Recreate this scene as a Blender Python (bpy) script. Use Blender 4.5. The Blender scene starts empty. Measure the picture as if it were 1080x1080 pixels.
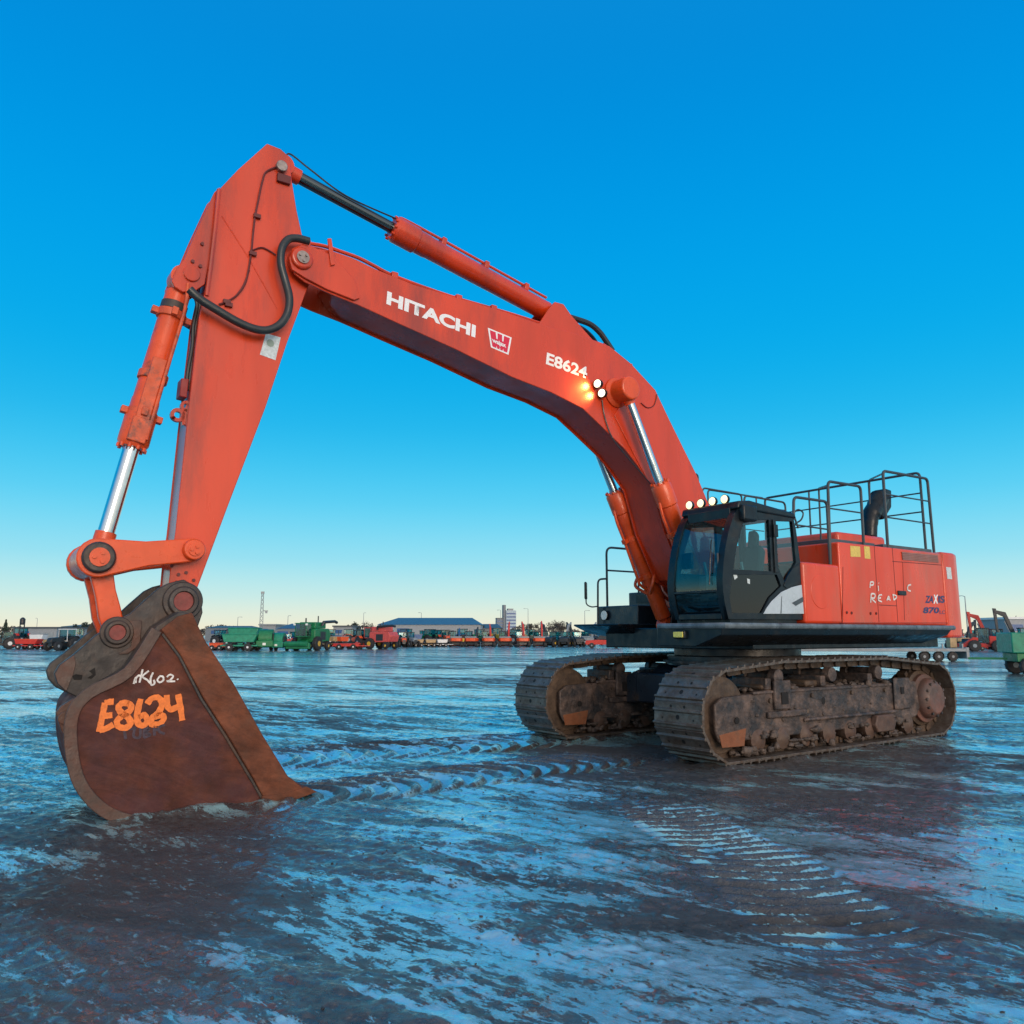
import bpy, bmesh, math, random
import numpy as np
from mathutils import Vector, Matrix
random.seed(7)
SC = bpy.context.scene
COL = SC.collection
rad = math.radians

# ------------------------------------------------------------------ camera model
FPX, HOR, CAMH, HEAD = 850.0, 670.0, 1.85, rad(35)
PITCH = math.atan((HOR - 540) / FPX)
cR = Vector((1, 0, 0)); cF = Vector((0, math.cos(PITCH), math.sin(PITCH))); cU = Vector((0, -math.sin(PITCH), math.cos(PITCH)))
CAM = Vector((0, 0, CAMH))
ORG = Vector((1.7955, 13.6619, 0))                       # the excavator's own origin
UX = Vector((-math.cos(HEAD), -math.sin(HEAD), 0)); UY = Vector((math.sin(HEAD), -math.cos(HEAD), 0))

def ray(px, py): return cR * ((px - 540) / FPX) + cU * ((540 - py) / FPX) + cF
def gnd(px, py, z=0.0):
    r = ray(px, py); return CAM + r * ((z - CAMH) / r.z)
def atdist(px, d):
    """ground point at depth d seen in column px (near the horizon)"""
    r = ray(px, HOR); return Vector((r.x / r.y * d, d, 0))
def P(px, py, Y):
    """machine-frame point (X, Y, Z) on the machine's vertical plane Y = const"""
    r = ray(px, py); d = (UY.dot(ORG + UY * Y - CAM)) / r.dot(UY)
    q = CAM + r * d - ORG
    return Vector((q.dot(UX), Y, q.z))
def PX(pts, Y): return [(p.x, p.z) for p in (P(a, b, Y) for a, b in pts)]

# ------------------------------------------------------------------ materials
MATS = {}
def mat(name, col, rough=0.5, metal=0.0, var=0.15, vscale=3.0, dirt=None, dirt_amt=0.0, dscale=1.5, bump=0.0, bscale=40.0, coat=0.0, spec=0.5, rvar=0.15, emit=None, estr=0.0, streak=False, scratch=0.0):
    if name in MATS: return MATS[name]
    m = bpy.data.materials.new(name); m.use_nodes = True
    nt = m.node_tree; N = nt.nodes; Lk = nt.links
    b = N['Principled BSDF']
    tc = N.new('ShaderNodeTexCoord')
    n1 = N.new('ShaderNodeTexNoise'); n1.inputs['Scale'].default_value = vscale; n1.inputs['Detail'].default_value = 6; n1.inputs['Roughness'].default_value = .6
    mp = N.new('ShaderNodeMapping'); Lk.new(tc.outputs['Object'], mp.inputs['Vector'])
    if streak: mp.inputs['Scale'].default_value = (1, 1, .22)
    Lk.new(mp.outputs['Vector'], n1.inputs['Vector'])
    r1 = N.new('ShaderNodeMapRange'); r1.inputs['From Min'].default_value = .3; r1.inputs['From Max'].default_value = .7
    r1.inputs['To Min'].default_value = 1 - var; r1.inputs['To Max'].default_value = 1 + var
    Lk.new(n1.outputs['Fac'], r1.inputs['Value'])
    mul = N.new('ShaderNodeMix'); mul.data_type = 'RGBA'; mul.blend_type = 'MULTIPLY'; mul.inputs[0].default_value = 1
    mul.inputs[6].default_value = (*col, 1)
    Lk.new(r1.outputs['Result'], mul.inputs[7])
    out = mul.outputs[2]
    if dirt is not None:
        n2 = N.new('ShaderNodeTexNoise'); n2.inputs['Scale'].default_value = dscale; n2.inputs['Detail'].default_value = 9; n2.inputs['Roughness'].default_value = .68
        Lk.new(mp.outputs['Vector'], n2.inputs['Vector'])
        r2 = N.new('ShaderNodeMapRange'); r2.inputs['From Min'].default_value = .62 - dirt_amt * .4; r2.inputs['From Max'].default_value = .74 - dirt_amt * .25
        Lk.new(n2.outputs['Fac'], r2.inputs['Value'])
        mx = N.new('ShaderNodeMix'); mx.data_type = 'RGBA'; Lk.new(r2.outputs['Result'], mx.inputs[0])
        Lk.new(out, mx.inputs[6]); mx.inputs[7].default_value = (*dirt, 1); out = mx.outputs[2]
    if scratch > 0:
        ms = N.new('ShaderNodeMapping'); ms.inputs['Rotation'].default_value = (0, .35, 0); Lk.new(tc.outputs['Object'], ms.inputs['Vector'])
        m2_ = N.new('ShaderNodeMapping'); m2_.inputs['Scale'].default_value = (.8, 1.5, 3.2); Lk.new(ms.outputs['Vector'], m2_.inputs['Vector'])
        ns = N.new('ShaderNodeTexNoise'); ns.inputs['Scale'].default_value = 1.5; ns.inputs['Detail'].default_value = 10; ns.inputs['Roughness'].default_value = .75; ns.inputs['Distortion'].default_value = 1.6
        Lk.new(m2_.outputs['Vector'], ns.inputs['Vector'])
        rs = N.new('ShaderNodeMapRange'); rs.inputs['From Min'].default_value = .38; rs.inputs['From Max'].default_value = .66; rs.inputs['To Min'].default_value = 1 - scratch; rs.inputs['To Max'].default_value = 1 + scratch
        Lk.new(ns.outputs['Fac'], rs.inputs['Value'])
        m3_ = N.new('ShaderNodeMix'); m3_.data_type = 'RGBA'; m3_.blend_type = 'MULTIPLY'; m3_.inputs[0].default_value = 1; Lk.new(out, m3_.inputs[6]); Lk.new(rs.outputs['Result'], m3_.inputs[7]); out = m3_.outputs[2]
    Lk.new(out, b.inputs['Base Color'])
    r3 = N.new('ShaderNodeMapRange'); r3.inputs['From Min'].default_value = .3; r3.inputs['From Max'].default_value = .7
    r3.inputs['To Min'].default_value = max(.03, rough - rvar); r3.inputs['To Max'].default_value = min(1, rough + rvar)
    n3 = N.new('ShaderNodeTexNoise'); n3.inputs['Scale'].default_value = vscale * 2.3; n3.inputs['Detail'].default_value = 5
    Lk.new(mp.outputs['Vector'], n3.inputs['Vector'])
    Lk.new(n3.outputs['Fac'], r3.inputs['Value']); Lk.new(r3.outputs['Result'], b.inputs['Roughness'])
    b.inputs['Metallic'].default_value = metal
    b.inputs['Specular IOR Level'].default_value = spec
    b.inputs['Coat Weight'].default_value = coat; b.inputs['Coat Roughness'].default_value = .15
    if bump > 0:
        n4 = N.new('ShaderNodeTexNoise'); n4.inputs['Scale'].default_value = bscale; n4.inputs['Detail'].default_value = 6
        Lk.new(tc.outputs['Object'], n4.inputs['Vector'])
        bp = N.new('ShaderNodeBump'); bp.inputs['Strength'].default_value = bump; bp.inputs['Distance'].default_value = .02
        Lk.new(n4.outputs['Fac'], bp.inputs['Height']); Lk.new(bp.outputs['Normal'], b.inputs['Normal'])
    if emit:
        b.inputs['Emission Color'].default_value = (*emit, 1); b.inputs['Emission Strength'].default_value = estr
    MATS[name] = m
    return m

def glass(name, tint, refl=1.0):
    m = bpy.data.materials.new(name); m.use_nodes = True; nt = m.node_tree; N = nt.nodes; N.clear()
    o = N.new('ShaderNodeOutputMaterial'); t = N.new('ShaderNodeBsdfTransparent'); t.inputs[0].default_value = (*tint, 1)
    g = N.new('ShaderNodeBsdfGlossy'); g.inputs['Roughness'].default_value = .02; g.inputs['Color'].default_value = (refl, refl, refl, 1)
    lw = N.new('ShaderNodeLayerWeight'); pw = N.new('ShaderNodeMath'); pw.operation = 'POWER'; nt.links.new(lw.outputs['Facing'], pw.inputs[0]); pw.inputs[1].default_value = 4.5
    f = N.new('ShaderNodeMath'); f.operation = 'MULTIPLY_ADD'; nt.links.new(pw.outputs[0], f.inputs[0]); f.inputs[1].default_value = .85; f.inputs[2].default_value = .045
    mx = N.new('ShaderNodeMixShader'); nt.links.new(f.outputs[0], mx.inputs[0]); nt.links.new(t.outputs[0], mx.inputs[1]); nt.links.new(g.outputs[0], mx.inputs[2])
    nt.links.new(mx.outputs[0], o.inputs[0])
    return m

ORANGE = (0.60, 0.046, 0.008)
M_PAINT = mat('orange_paint', ORANGE, .33, var=.17, vscale=1.3, dirt=(.33, .036, .018), dirt_amt=.30, dscale=1.2, coat=.25, rvar=.18, bump=.02, bscale=9, streak=True)
M_CYL = mat('cylinder_paint', (0.68, 0.075, 0.012), .36, var=.14, vscale=5, dirt=(.12, .04, .025), dirt_amt=.08, dscale=3, coat=.15)
M_GUARD = mat('worn_cylinder_paint', (0.60, 0.085, 0.025), .5, var=.25, vscale=6, dirt=(.09, .06, .05), dirt_amt=.30, dscale=5)
M_BODY = mat('body_paint', (0.66, 0.056, 0.015), .36, var=.12, vscale=1.6, dirt=(.50, .09, .045), dirt_amt=.30, dscale=1.1, coat=.15, streak=True, bump=.02, bscale=6)
M_UNDERP = mat('dark_panel_red', (.11, .012, .012), .5, var=.2)
M_RUST = mat('rusty_bucket_steel', (.098, .029, .017), .66, var=.45, vscale=2.6, dirt=(.072, .026, .026), dirt_amt=.46, dscale=1.7, bump=.35, bscale=14, spec=.25, scratch=.27)
M_RUSTO = mat('orange_rust_steel', (.145, .046, .022), .68, var=.35, vscale=3, dirt=(.10, .040, .022), dirt_amt=.36, dscale=2.0, bump=.35, bscale=16, spec=.3, scratch=.30)
M_EAR = mat('worn_dark_steel', (.034, .031, .031), .5, var=.5, vscale=3, dirt=(.070, .042, .030), dirt_amt=.38, dscale=1.8, bump=.3, bscale=14)
M_SCUFF = mat('scuffed_wear_plate', (.068, .042, .034), .5, var=.35, vscale=4, dirt=(.10, .040, .026), dirt_amt=.40, dscale=2.5, bump=.3, bscale=18)
M_SHOE = mat('muddy_track_steel', (.15, .128, .112), .42, metal=.4, var=.45, vscale=5, dirt=(.090, .058, .040), dirt_amt=.46, dscale=3, bump=.4, bscale=30)
M_TFRAME = mat('muddy_track_frame', (.110, .076, .062), .6, var=.7, vscale=6, dirt=(.026, .026, .030), dirt_amt=.52, dscale=2.6, bump=1.0, bscale=17, scratch=.35)
M_TRUST = mat('rusted_track_guard', (.22, .075, .030), .6, var=.35, vscale=5, dirt=(.14, .06, .03), dirt_amt=.36, dscale=5, bump=.3)
M_CHAIN = mat('track_chain_steel', (.10, .068, .047), .55, metal=.2, var=.4, vscale=7, dirt=(.05, .035, .028), dirt_amt=.35, dscale=5, bump=.4)
M_BLACK = mat('black_frame_paint', (.004, .010, .016), .36, var=.3, vscale=3, dirt=(.022, .020, .018), dirt_amt=.2, dscale=3, spec=.35)
M_NAVY = mat('dark_navy_steel', (.012, .022, .034), .35, var=.3, vscale=2, dirt=(.06, .04, .03), dirt_amt=.22, dscale=2)
M_GREY = mat('grey_walkway_panel', (.055, .075, .09), .45, var=.2)
M_RAIL = mat('handrail_paint', (.040, .052, .062), .4, var=.2)
M_CHROME = mat('chrome_rod', (.62, .66, .68), .13, metal=1, var=.06, vscale=12, rvar=.06)
M_HOSE = mat('black_rubber_hose', (.020, .026, .030), .38, var=.2)
M_STEEL = mat('pin_steel', (.28, .24, .22), .4, metal=.7, var=.3, vscale=12)
M_WHITE = mat('white_vinyl', (.78, .80, .82), .4, var=.05)
M_DECBLUE = mat('dark_blue_vinyl', (.02, .03, .12), .4, var=.05)
M_LOGO = mat('crimson_vinyl', (.62, .012, .05), .4, var=.05)
M_SILVER = mat('silver_panel', (.42, .50, .56), .3, var=.1)
M_SPRAY = mat('orange_spray_paint', (.80, .19, .03), .55, var=.2, vscale=20)
M_CHALK = mat('white_paint_marker', (.66, .64, .62), .6, var=.25, vscale=30)
M_FAINT = mat('faded_dark_marker', (.045, .028, .045), .6, var=.4, vscale=30)
M_PALE = mat('pale_label', (.52, .60, .62), .4, var=.25, vscale=30)
M_YELLOW = mat('yellow_label', (.65, .48, .10), .4, var=.2, vscale=30)
M_GLASS = glass('cab_glass', (.66, .92, .94))
M_GLASSD = glass('dark_cab_glass', (.14, .22, .25))
M_LAMP = mat('lit_lamp_lens', (.9, .9, .8), .3, emit=(1, .78, .36), estr=1.25)
M_LAMPW = mat('lit_white_lamp_lens', (.9, .9, .8), .3, emit=(1, .90, .62), estr=2.0)
M_LENS = mat('lamp_lens', (.75, .78, .75), .15, var=.05)
M_LENSY = mat('yellow_lamp_lens', (.62, .56, .12), .3, var=.3, vscale=14)

# ------------------------------------------------------------------ mesh helpers
SPLIT = {'cylinder_pivot','pipe_band','bolt','pipe_clamp','cable_clip','latch','slot','walkway_plate','tip_plate','boom_foot_bracket','hinge_ear','control_console','caked_mud','tool_box','side_cutter','stake','notch','hub_bolt','cylinder_bracket','roller_bracket','adjuster_cover','frame_rib','rusty_rim','exhaust_pipe','side_rail','grille','pin_boss','vent_recess','roller_guard','motor_guard','warning_label','dozer_blade','trunk_'}
def islands(bm):
    """loose pieces of a bmesh, pieces whose boxes touch taken together"""
    seen = set(); groups = []
    for f in bm.faces:
        if f.index in seen: continue
        st = [f]; seen.add(f.index); vs = set(); fs = []
        while st:
            q = st.pop(); fs.append(q)
            for v in q.verts:
                vs.add(v.index)
                for g in v.link_faces:
                    if g.index not in seen: seen.add(g.index); st.append(g)
        co = [bm.verts[i].co for i in vs]
        groups.append([[min(c[k] for c in co)-.004 for k in range(3)], [max(c[k] for c in co)+.004 for k in range(3)], fs])
    ch = True
    while ch:
        ch = False
        for i in range(len(groups)):
            for j in range(i+1, len(groups)):
                a, c = groups[i], groups[j]
                if all(a[0][k] <= c[1][k] and c[0][k] <= a[1][k] for k in range(3)):
                    groups[i] = [[min(a[0][k],c[0][k]) for k in range(3)], [max(a[1][k],c[1][k]) for k in range(3)], a[2]+c[2]]; del groups[j]; ch = True; break
            if ch: break
    return [g[2] for g in groups]
def fin(name, bm, material, parent=None, bevel=0.0, smooth=35, seg=2):
    if name in SPLIT and parent:
        bm.verts.index_update(); bm.faces.index_update(); bm.verts.ensure_lookup_table()
        gs = islands(bm)
        if len(gs) > 1:
            o = None
            for fs in gs:
                nb = bmesh.new(); mp = {}
                for f in fs: nb.faces.new([mp.setdefault(v.index, None) or mp.__setitem__(v.index, nb.verts.new(v.co)) or mp[v.index] for v in f.verts])
                o = fin1(name, nb, material, parent, bevel, smooth, seg)
            bm.free(); return o
    return fin1(name, bm, material, parent, bevel, smooth, seg)
def fin1(name, bm, material, parent=None, bevel=0.0, smooth=35, seg=2):
    bmesh.ops.recalc_face_normals(bm, faces=bm.faces)
    me = bpy.data.meshes.new(name); bm.to_mesh(me); bm.free()
    me.materials.append(material)
    if smooth:
        me.polygons.foreach_set('use_smooth', [True] * len(me.polygons)); me.set_sharp_from_angle(angle=rad(smooth))
    o = bpy.data.objects.new(name, me); COL.objects.link(o)
    if parent: o.parent = parent
    if bevel > 0:
        md = o.modifiers.new('Bevel', 'BEVEL'); md.width = bevel; md.segments = seg; md.limit_method = 'ANGLE'; md.angle_limit = rad(40); md.harden_normals = False
    return o
def NB(): return bmesh.new()
def prism(bm, pts, y0, y1, axis='Y'):
    """polygon in XZ extruded in Y (axis Y); XY extruded in Z (axis Z); YZ extruded in X (axis X)"""
    def mk(a, b, t):
        return {'Y': (a, t, b), 'Z': (a, b, t), 'X': (t, a, b)}[axis]
    v0 = [bm.verts.new(mk(a, b, y0)) for a, b in pts]; v1 = [bm.verts.new(mk(a, b, y1)) for a, b in pts]
    n = len(pts)
    bm.faces.new(v0); bm.faces.new(list(reversed(v1)))
    for i in range(n):
        j = (i + 1) % n; bm.faces.new((v0[i], v1[i], v1[j], v0[j]))
    return bm
def box(bm, x0, x1, y0, y1, z0, z1):
    prism(bm, [(x0, z0), (x1, z0), (x1, z1), (x0, z1)], y0, y1); return bm
def obox(bm, c, s, rz=0.0, ry=0.0):
    mt = Matrix.Translation(c) @ Matrix.Rotation(rz, 4, 'Z') @ Matrix.Rotation(ry, 4, 'Y')
    b = bmesh.new(); box(b, -s[0]/2, s[0]/2, -s[1]/2, s[1]/2, -s[2]/2, s[2]/2); b.transform(mt)
    me = bpy.data.meshes.new('t'); b.to_mesh(me); b.free(); bm.from_mesh(me); bpy.data.meshes.remove(me); return bm
def frame_of(d):
    d = d.normalized(); a = Vector((0, 0, 1)) if abs(d.z) < .9 else Vector((1, 0, 0))
    s = d.cross(a).normalized(); return s, s.cross(d).normalized()
def lathe(bm, a, b, prof, seg=24):
    """prof: list of (t metres along a->b, radius)"""
    a = Vector(a); b = Vector(b); d = (b - a).normalized(); s, t = frame_of(d)
    rings = []
    for (q, r) in prof:
        rings.append([bm.verts.new(a + d * q + (s * math.cos(2*math.pi*k/seg) + t * math.sin(2*math.pi*k/seg)) * r) for k in range(seg)])
    for i in range(len(rings) - 1):
        for k in range(seg):
            bm.faces.new((rings[i][k], rings[i][(k+1) % seg], rings[i+1][(k+1) % seg], rings[i+1][k]))
    bm.faces.new(rings[0]); bm.faces.new(list(reversed(rings[-1]))); return bm
def cyl(bm, a, b, r, seg=20, r2=None):
    L = (Vector(b) - Vector(a)).length
    return lathe(bm, a, b, [(0, r), (L, r if r2 is None else r2)], seg)
def spline(pts, sub=6):
    pts = [Vector(p) for p in pts]; out = []
    for i in range(len(pts) - 1):
        p0 = pts[max(i-1, 0)]; p1 = pts[i]; p2 = pts[i+1]; p3 = pts[min(i+2, len(pts)-1)]
        for k in range(sub):
            t = k / sub
            out.append(.5 * ((2*p1) + (p2-p0)*t + (2*p0-5*p1+4*p2-p3)*t*t + (3*p1-p0-3*p2+p3)*t**3))
    out.append(pts[-1]); return out
def tube(bm, pts, r, seg=10, smooth=True, sub=6):
    ps = spline(pts, sub) if smooth else [Vector(p) for p in pts]
    rings = []; s = None
    for i, p in enumerate(ps):
        d = (ps[min(i+1, len(ps)-1)] - ps[max(i-1, 0)]).normalized()
        if s is None: s, t = frame_of(d)
        else:
            s = (s - d * s.dot(d)).normalized(); t = s.cross(d).normalized()
        rr = r[i * (len(r)-1) // max(1, len(ps)-1)] if isinstance(r, (list, tuple)) else r
        rings.append([bm.verts.new(p + (s*math.cos(2*math.pi*k/seg) + t*math.sin(2*math.pi*k/seg)) * rr) for k in range(seg)])
    for i in range(len(rings)-1):
        for k in range(seg): bm.faces.new((rings[i][k], rings[i][(k+1) % seg], rings[i+1][(k+1) % seg], rings[i+1][k]))
    bm.faces.new(rings[0]); bm.faces.new(list(reversed(rings[-1]))); return bm
def rail(bm, pts, r=.022, rc=.12, seg=8):
    """bent pipe: straight runs with rounded corners"""
    pts = [Vector(p) for p in pts]; out = [pts[0]]
    for i in range(1, len(pts)-1):
        a, b, c = pts[i-1], pts[i], pts[i+1]
        q = min(rc, (a-b).length*.45, (c-b).length*.45)
        p0 = b + (a-b).normalized()*q; p2 = b + (c-b).normalized()*q
        for k in range(6):
            t = k/5; out.append(p0*(1-t)**2 + b*2*t*(1-t) + p2*t*t)
    out.append(pts[-1]); return tube(bm, out, r, seg, smooth=False)
def plate(name, outer, holes, y0, y1, material, parent, bevel=0.0):
    """flat plate in XZ with holes, between Y=y0 and y1"""
    cu = bpy.data.curves.new(name, 'CURVE'); cu.dimensions = '2D'; cu.fill_mode = 'BOTH'; cu.extrude = abs(y1-y0)/2
    for ring in [outer] + holes:
        sp = cu.splines.new('POLY'); sp.points.add(len(ring)-1); sp.use_cyclic_u = True
        for q, (a, b) in zip(sp.points, ring): q.co = (a, b, 0, 1)
    ob = bpy.data.objects.new(name, cu); COL.objects.link(ob)
    dg = bpy.context.evaluated_depsgraph_get(); me = bpy.data.meshes.new_from_object(ob.evaluated_get(dg))
    bpy.data.objects.remove(ob); bpy.data.curves.remove(cu)
    me.transform(Matrix(((1,0,0,0),(0,0,-1,(y0+y1)/2),(0,1,0,0),(0,0,0,1))))
    me.materials.clear(); me.materials.append(material)
    o = bpy.data.objects.new(name, me); COL.objects.link(o); o.parent = parent
    return o
def text_mesh(s, bold=0.0):
    cu = bpy.data.curves.new('t', 'FONT'); cu.body = s; cu.size = 1; cu.offset = bold; cu.extrude = 0; cu.resolution_u = 4
    ob = bpy.data.objects.new('t', cu); COL.objects.link(ob)
    dg = bpy.context.evaluated_depsgraph_get(); me = bpy.data.meshes.new_from_object(ob.evaluated_get(dg))
    bpy.data.objects.remove(ob); bpy.data.curves.remove(cu); return me
def text_on(name, s, bl, br, tl, Y, material, parent, bold=0.0):
    me = text_mesh(s, bold)
    xs = [v.co.x for v in me.vertices]; ys = [v.co.y for v in me.vertices]
    x0, x1, y0, y1 = min(xs), max(xs), min(ys), max(ys)
    A = P(*bl, Y); ex = P(*br, Y) - A; ey = P(*tl, Y) - A
    for v in me.vertices:
        v.co = A + ex * ((v.co.x-x0)/(x1-x0)) + ey * ((v.co.y-y0)/(y1-y0))
    me.materials.clear(); me.materials.append(material)
    o = bpy.data.objects.new(name, me); COL.objects.link(o); o.parent = parent; return o
def strokes(name, lines, w, Y, material, parent):
    """hand-painted strokes lying 3 mm proud of the plane Y; lines are lists of pixels"""
    bm = NB()
    for li, ln in enumerate(lines):
        ps = spline([P(a, b, Y + li*.0004) for a, b in ln], 5)
        L = []; n = len(ps)
        for i, p in enumerate(ps):
            d = (ps[min(i+1, n-1)] - ps[max(i-1, 0)]).normalized(); s = Vector((-d.z, 0, d.x))
            ww = w * (.88 + .22*random.random()) * .5
            L.append((bm.verts.new(p + s*ww), bm.verts.new(p - s*ww)))
        for i in range(n-1): bm.faces.new((L[i][0], L[i][1], L[i+1][1], L[i+1][0]))
    return fin(name, bm, material, parent, smooth=0)
def offset_poly(pts, d):
    n = len(pts); area = sum(pts[i][0]*pts[(i+1) % n][1] - pts[(i+1) % n][0]*pts[i][1] for i in range(n)); sg = 1 if area > 0 else -1
    out = []
    for i in range(n):
        p0 = Vector(pts[i-1]); p1 = Vector(pts[i]); p2 = Vector(pts[(i+1) % n])
        d1 = (p1-p0).normalized(); d2 = (p2-p1).normalized()
        n1 = Vector((-d1.y, d1.x))*sg; n2 = Vector((-d2.y, d2.x))*sg
        m = n1+n2; m = m/max(.5, m.length_squared/2) if m.length > 1e-6 else n1
        q = p1 + m*d; out.append((q.x, q.y))
    return out
def empty(name, loc, rz=0.0, label=None, cat=None, group=None):
    o = bpy.data.objects.new(name, None); o.empty_display_size = .3; COL.objects.link(o); o.location = loc; o.rotation_euler = (0, 0, rz)
    tag(o, label, cat, group); return o
def tag(o, label=None, cat=None, group=None, kind=None):
    if label: o['label'] = label
    if cat: o['category'] = cat
    if group: o['group'] = group
    if kind: o['kind'] = kind
    return o
CHILD = {}
def copy_tree(o, parent=None):
    c = o.copy(); COL.objects.link(c)
    if parent is not None: c.parent = parent
    for ch in list(o.children): copy_tree(ch, c)
    return c

exec_parts = []
# ================================================================== EXCAVATOR
EX = empty('excavator', ORG, math.pi + HEAD, 'huge orange tracked excavator with its rusty bucket resting on the wet ground', 'excavator')
BY = .33           # half width of the boom box

# ---------------- boom
boom_top = [(325.8,260.8),(352,265),(372,272),(396.7,284),(435.6,299.7),(480,313.5),(524,326),(580,345),(606.7,351.5),(642.8,365),(665,383),(691,411),(706.7,444),(734.4,500),(747,530.5),(762,566),(768,590),(760,612),(745,625)]
boom_bot = [(722,612),(700,560),(687,512),(672,490),(659.4,474),(634.4,449.5),(615,431),(581.7,413.9),(540,397.5),(480,368),(420,341),(393,328.5),(378.6,322),(350,310.5),(321.7,297.5),(311,289),(306,280),(305,270),(308,262),(316,258)]
bo = PX(boom_top + boom_bot, BY + .03)
boom = None
bm = NB(); prism(bm, bo, BY, BY + .03); prism(bm, bo, -BY - .03, -BY)
core_px = boom_top[3:] + [(724,612)] + boom_bot[1:11] + [(393,328.5),(379,322),(362,310),(352,292),(356,272)]
core = offset_poly(PX(core_px, BY + .03), .035)
prism(bm, core, -BY, BY)
boom = fin('boom', bm, M_PAINT, EX, bevel=.008)
# doubler plate at the arm pin, with its pin
dp = PX([(319,257.5),(330,260),(352,270),(375,296),(380,314),(374,316.5),(345,305),(322,293),(308,284),(305,272),(309,262)], BY + .07)
bm = NB(); prism(bm, dp, BY + .032, BY + .07); prism(bm, dp, -BY - .07, -BY - .032)
fin('tip_plate', bm, M_PAINT, boom, bevel=.008)
c = P(318.9, 272, BY + .1); bm = NB(); lathe(bm, (c.x, -BY-.12, c.z), (c.x, BY+.12, c.z), [(0,.13),(.02,.15),(2*BY+.22,.15),(2*BY+.24,.13)], 28); fin('pin_boss', bm, M_PAINT, boom, bevel=.01)
bm = NB(); cyl(bm, (c.x, BY+.122, c.z), (c.x, BY+.14, c.z), .085, 20)
for k in range(3):
    a = k*2.094+.4; cyl(bm, (c.x+.05*math.cos(a), BY+.14, c.z+.05*math.sin(a)), (c.x+.05*math.cos(a), BY+.16, c.z+.05*math.sin(a)), .018, 8)
fin('pin', bm, M_STEEL, boom)
# weld seams, weld-on side reinforcement
bm = NB()
seam = PX([(612,431),(640,420),(652,440),(668,478),(672,492),(659,473),(634,449)], BY + .033)
prism(bm, PX([(648,438),(655,425),(664,424),(684,480),(690,512),(684,508),(668,478)], BY+.045), BY+.031, BY+.045)
fin('side_doubler', bm, M_PAINT, boom, bevel=.006)
# big cylinder pivot boss on the boom side
pc = P(660, 411, .6)
bm = NB(); lathe(bm, (pc.x, BY+.03, pc.z), (pc.x, .74, pc.z), [(0,.24),(.02,.26),(.08,.20),(.36,.20),(.38,.18)], 28)
lathe(bm, (pc.x, -BY-.03, pc.z), (pc.x, -.74, pc.z), [(0,.24),(.02,.26),(.08,.20),(.36,.20),(.38,.18)], 28)
fin('cylinder_pivot', bm, M_CYL, boom, bevel=.01)
# arm cylinder bracket on the back of the boom
bk = [(566,345),(574,333),(578,327),(585,318.5),(594,321),(601,331),(612,344),(628,362)]
bm = NB(); q = PX(bk, .24); prism(bm, q, .20, .25); prism(bm, q, -.25, -.20); fin('cylinder_bracket', bm, M_PAINT, boom, bevel=.008)
# pipes along the boom
for yy in (.20, .08, -.10):
    pts = [(325,253.5),(345.4,257),(362,262.5),(381.5,269.5),(398.3,278),(416.4,287.5),(450,300.5),(487,313),(527,324.5),(558,334),(600,348),(642,363)]
    bm = NB(); tube(bm, [P(a, b, .33) + Vector((0, yy-.33, .02 if yy > 0 else .0)) for a, b in pts], .026, 8, sub=4); fin('hydraulic_pipe', bm, M_PAINT, boom)
bm = NB()
for a, b in ((326,254),(419,288.5),(487,312.5),(524,323.5)):
    q = P(a, b, .33); box(bm, q.x-.05, q.x+.05, -.16, .27, q.z-.07, q.z+.05)
fin('pipe_clamp', bm, M_PAINT, boom, bevel=.01)
bm = NB(); q = PX([(344.5,252.5),(348.5,252.5),(352.5,280),(348,281)], BY+.06); prism(bm, q, BY+.072, BY+.10); fin('hose_bracket', bm, M_PAINT, boom, bevel=.006)
pts = [(592,332),(607.4,336.5),(622.2,341.9),(632,350),(638,358),(646,370)]
for yy in (.12, -.12):
    bm = NB(); tube(bm, [P(a, b, .12) + Vector((0, yy-.12, 0)) for a, b in pts], .05, 10); fin('hose', bm, M_HOSE, boom)
pts = [(642,363),(655,373),(672,391),(690,410),(703,436),(720,470)]
for yy in (.18, -.05):
    bm = NB(); tube(bm, [P(a, b, .33) + Vector((0, yy-.33, .035)) for a, b in pts], .035, 8); fin('hydraulic_pipe', bm, M_PAINT, boom)
bm = NB()
for a, b in ((668,386),(710,452),(714,462)):
    q = P(a, b, .33); box(bm, q.x-.05, q.x+.05, -.1, .26, q.z-.06, q.z+.07)
fin('pipe_clamp', bm, M_PAINT, boom, bevel=.01)
# thin wiring on the boom side
bm = NB(); tube(bm, [P(a, b, BY+.05) for a, b in [(635,422),(638,440),(646,462),(660,480),(680,503),(689,514)]], .010, 6); fin('cable', bm, M_HOSE, boom)
bm = NB(); tube(bm, [P(a, b, BY+.04) for a, b in [(676,425),(683,430),(690,427),(693,416)]], .009, 6); fin('cable', bm, M_UNDERP, boom)
# two work lamps on the boom
for a, b in ((630, 404.5), (634.5, 414.5)):
    q = P(a, b, BY+.13)
    bm = NB(); dirv = Vector((.93, .30, -.08)).normalized()
    lathe(bm, q - dirv*.10, q, [(0,.04),(.03,.072),(.10,.076)], 18); tube(bm, [q-dirv*.05, Vector((q.x-.06, BY+.03, q.z-.04))], .02, 6, smooth=False)
    lp = fin('work_lamp', bm, M_BLACK, boom)
    bm = NB(); lathe(bm, q + dirv*.001, q + dirv*.012, [(0,.066),(.011,.058)], 18); fin('lens', bm, M_LAMPW, lp)
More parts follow.
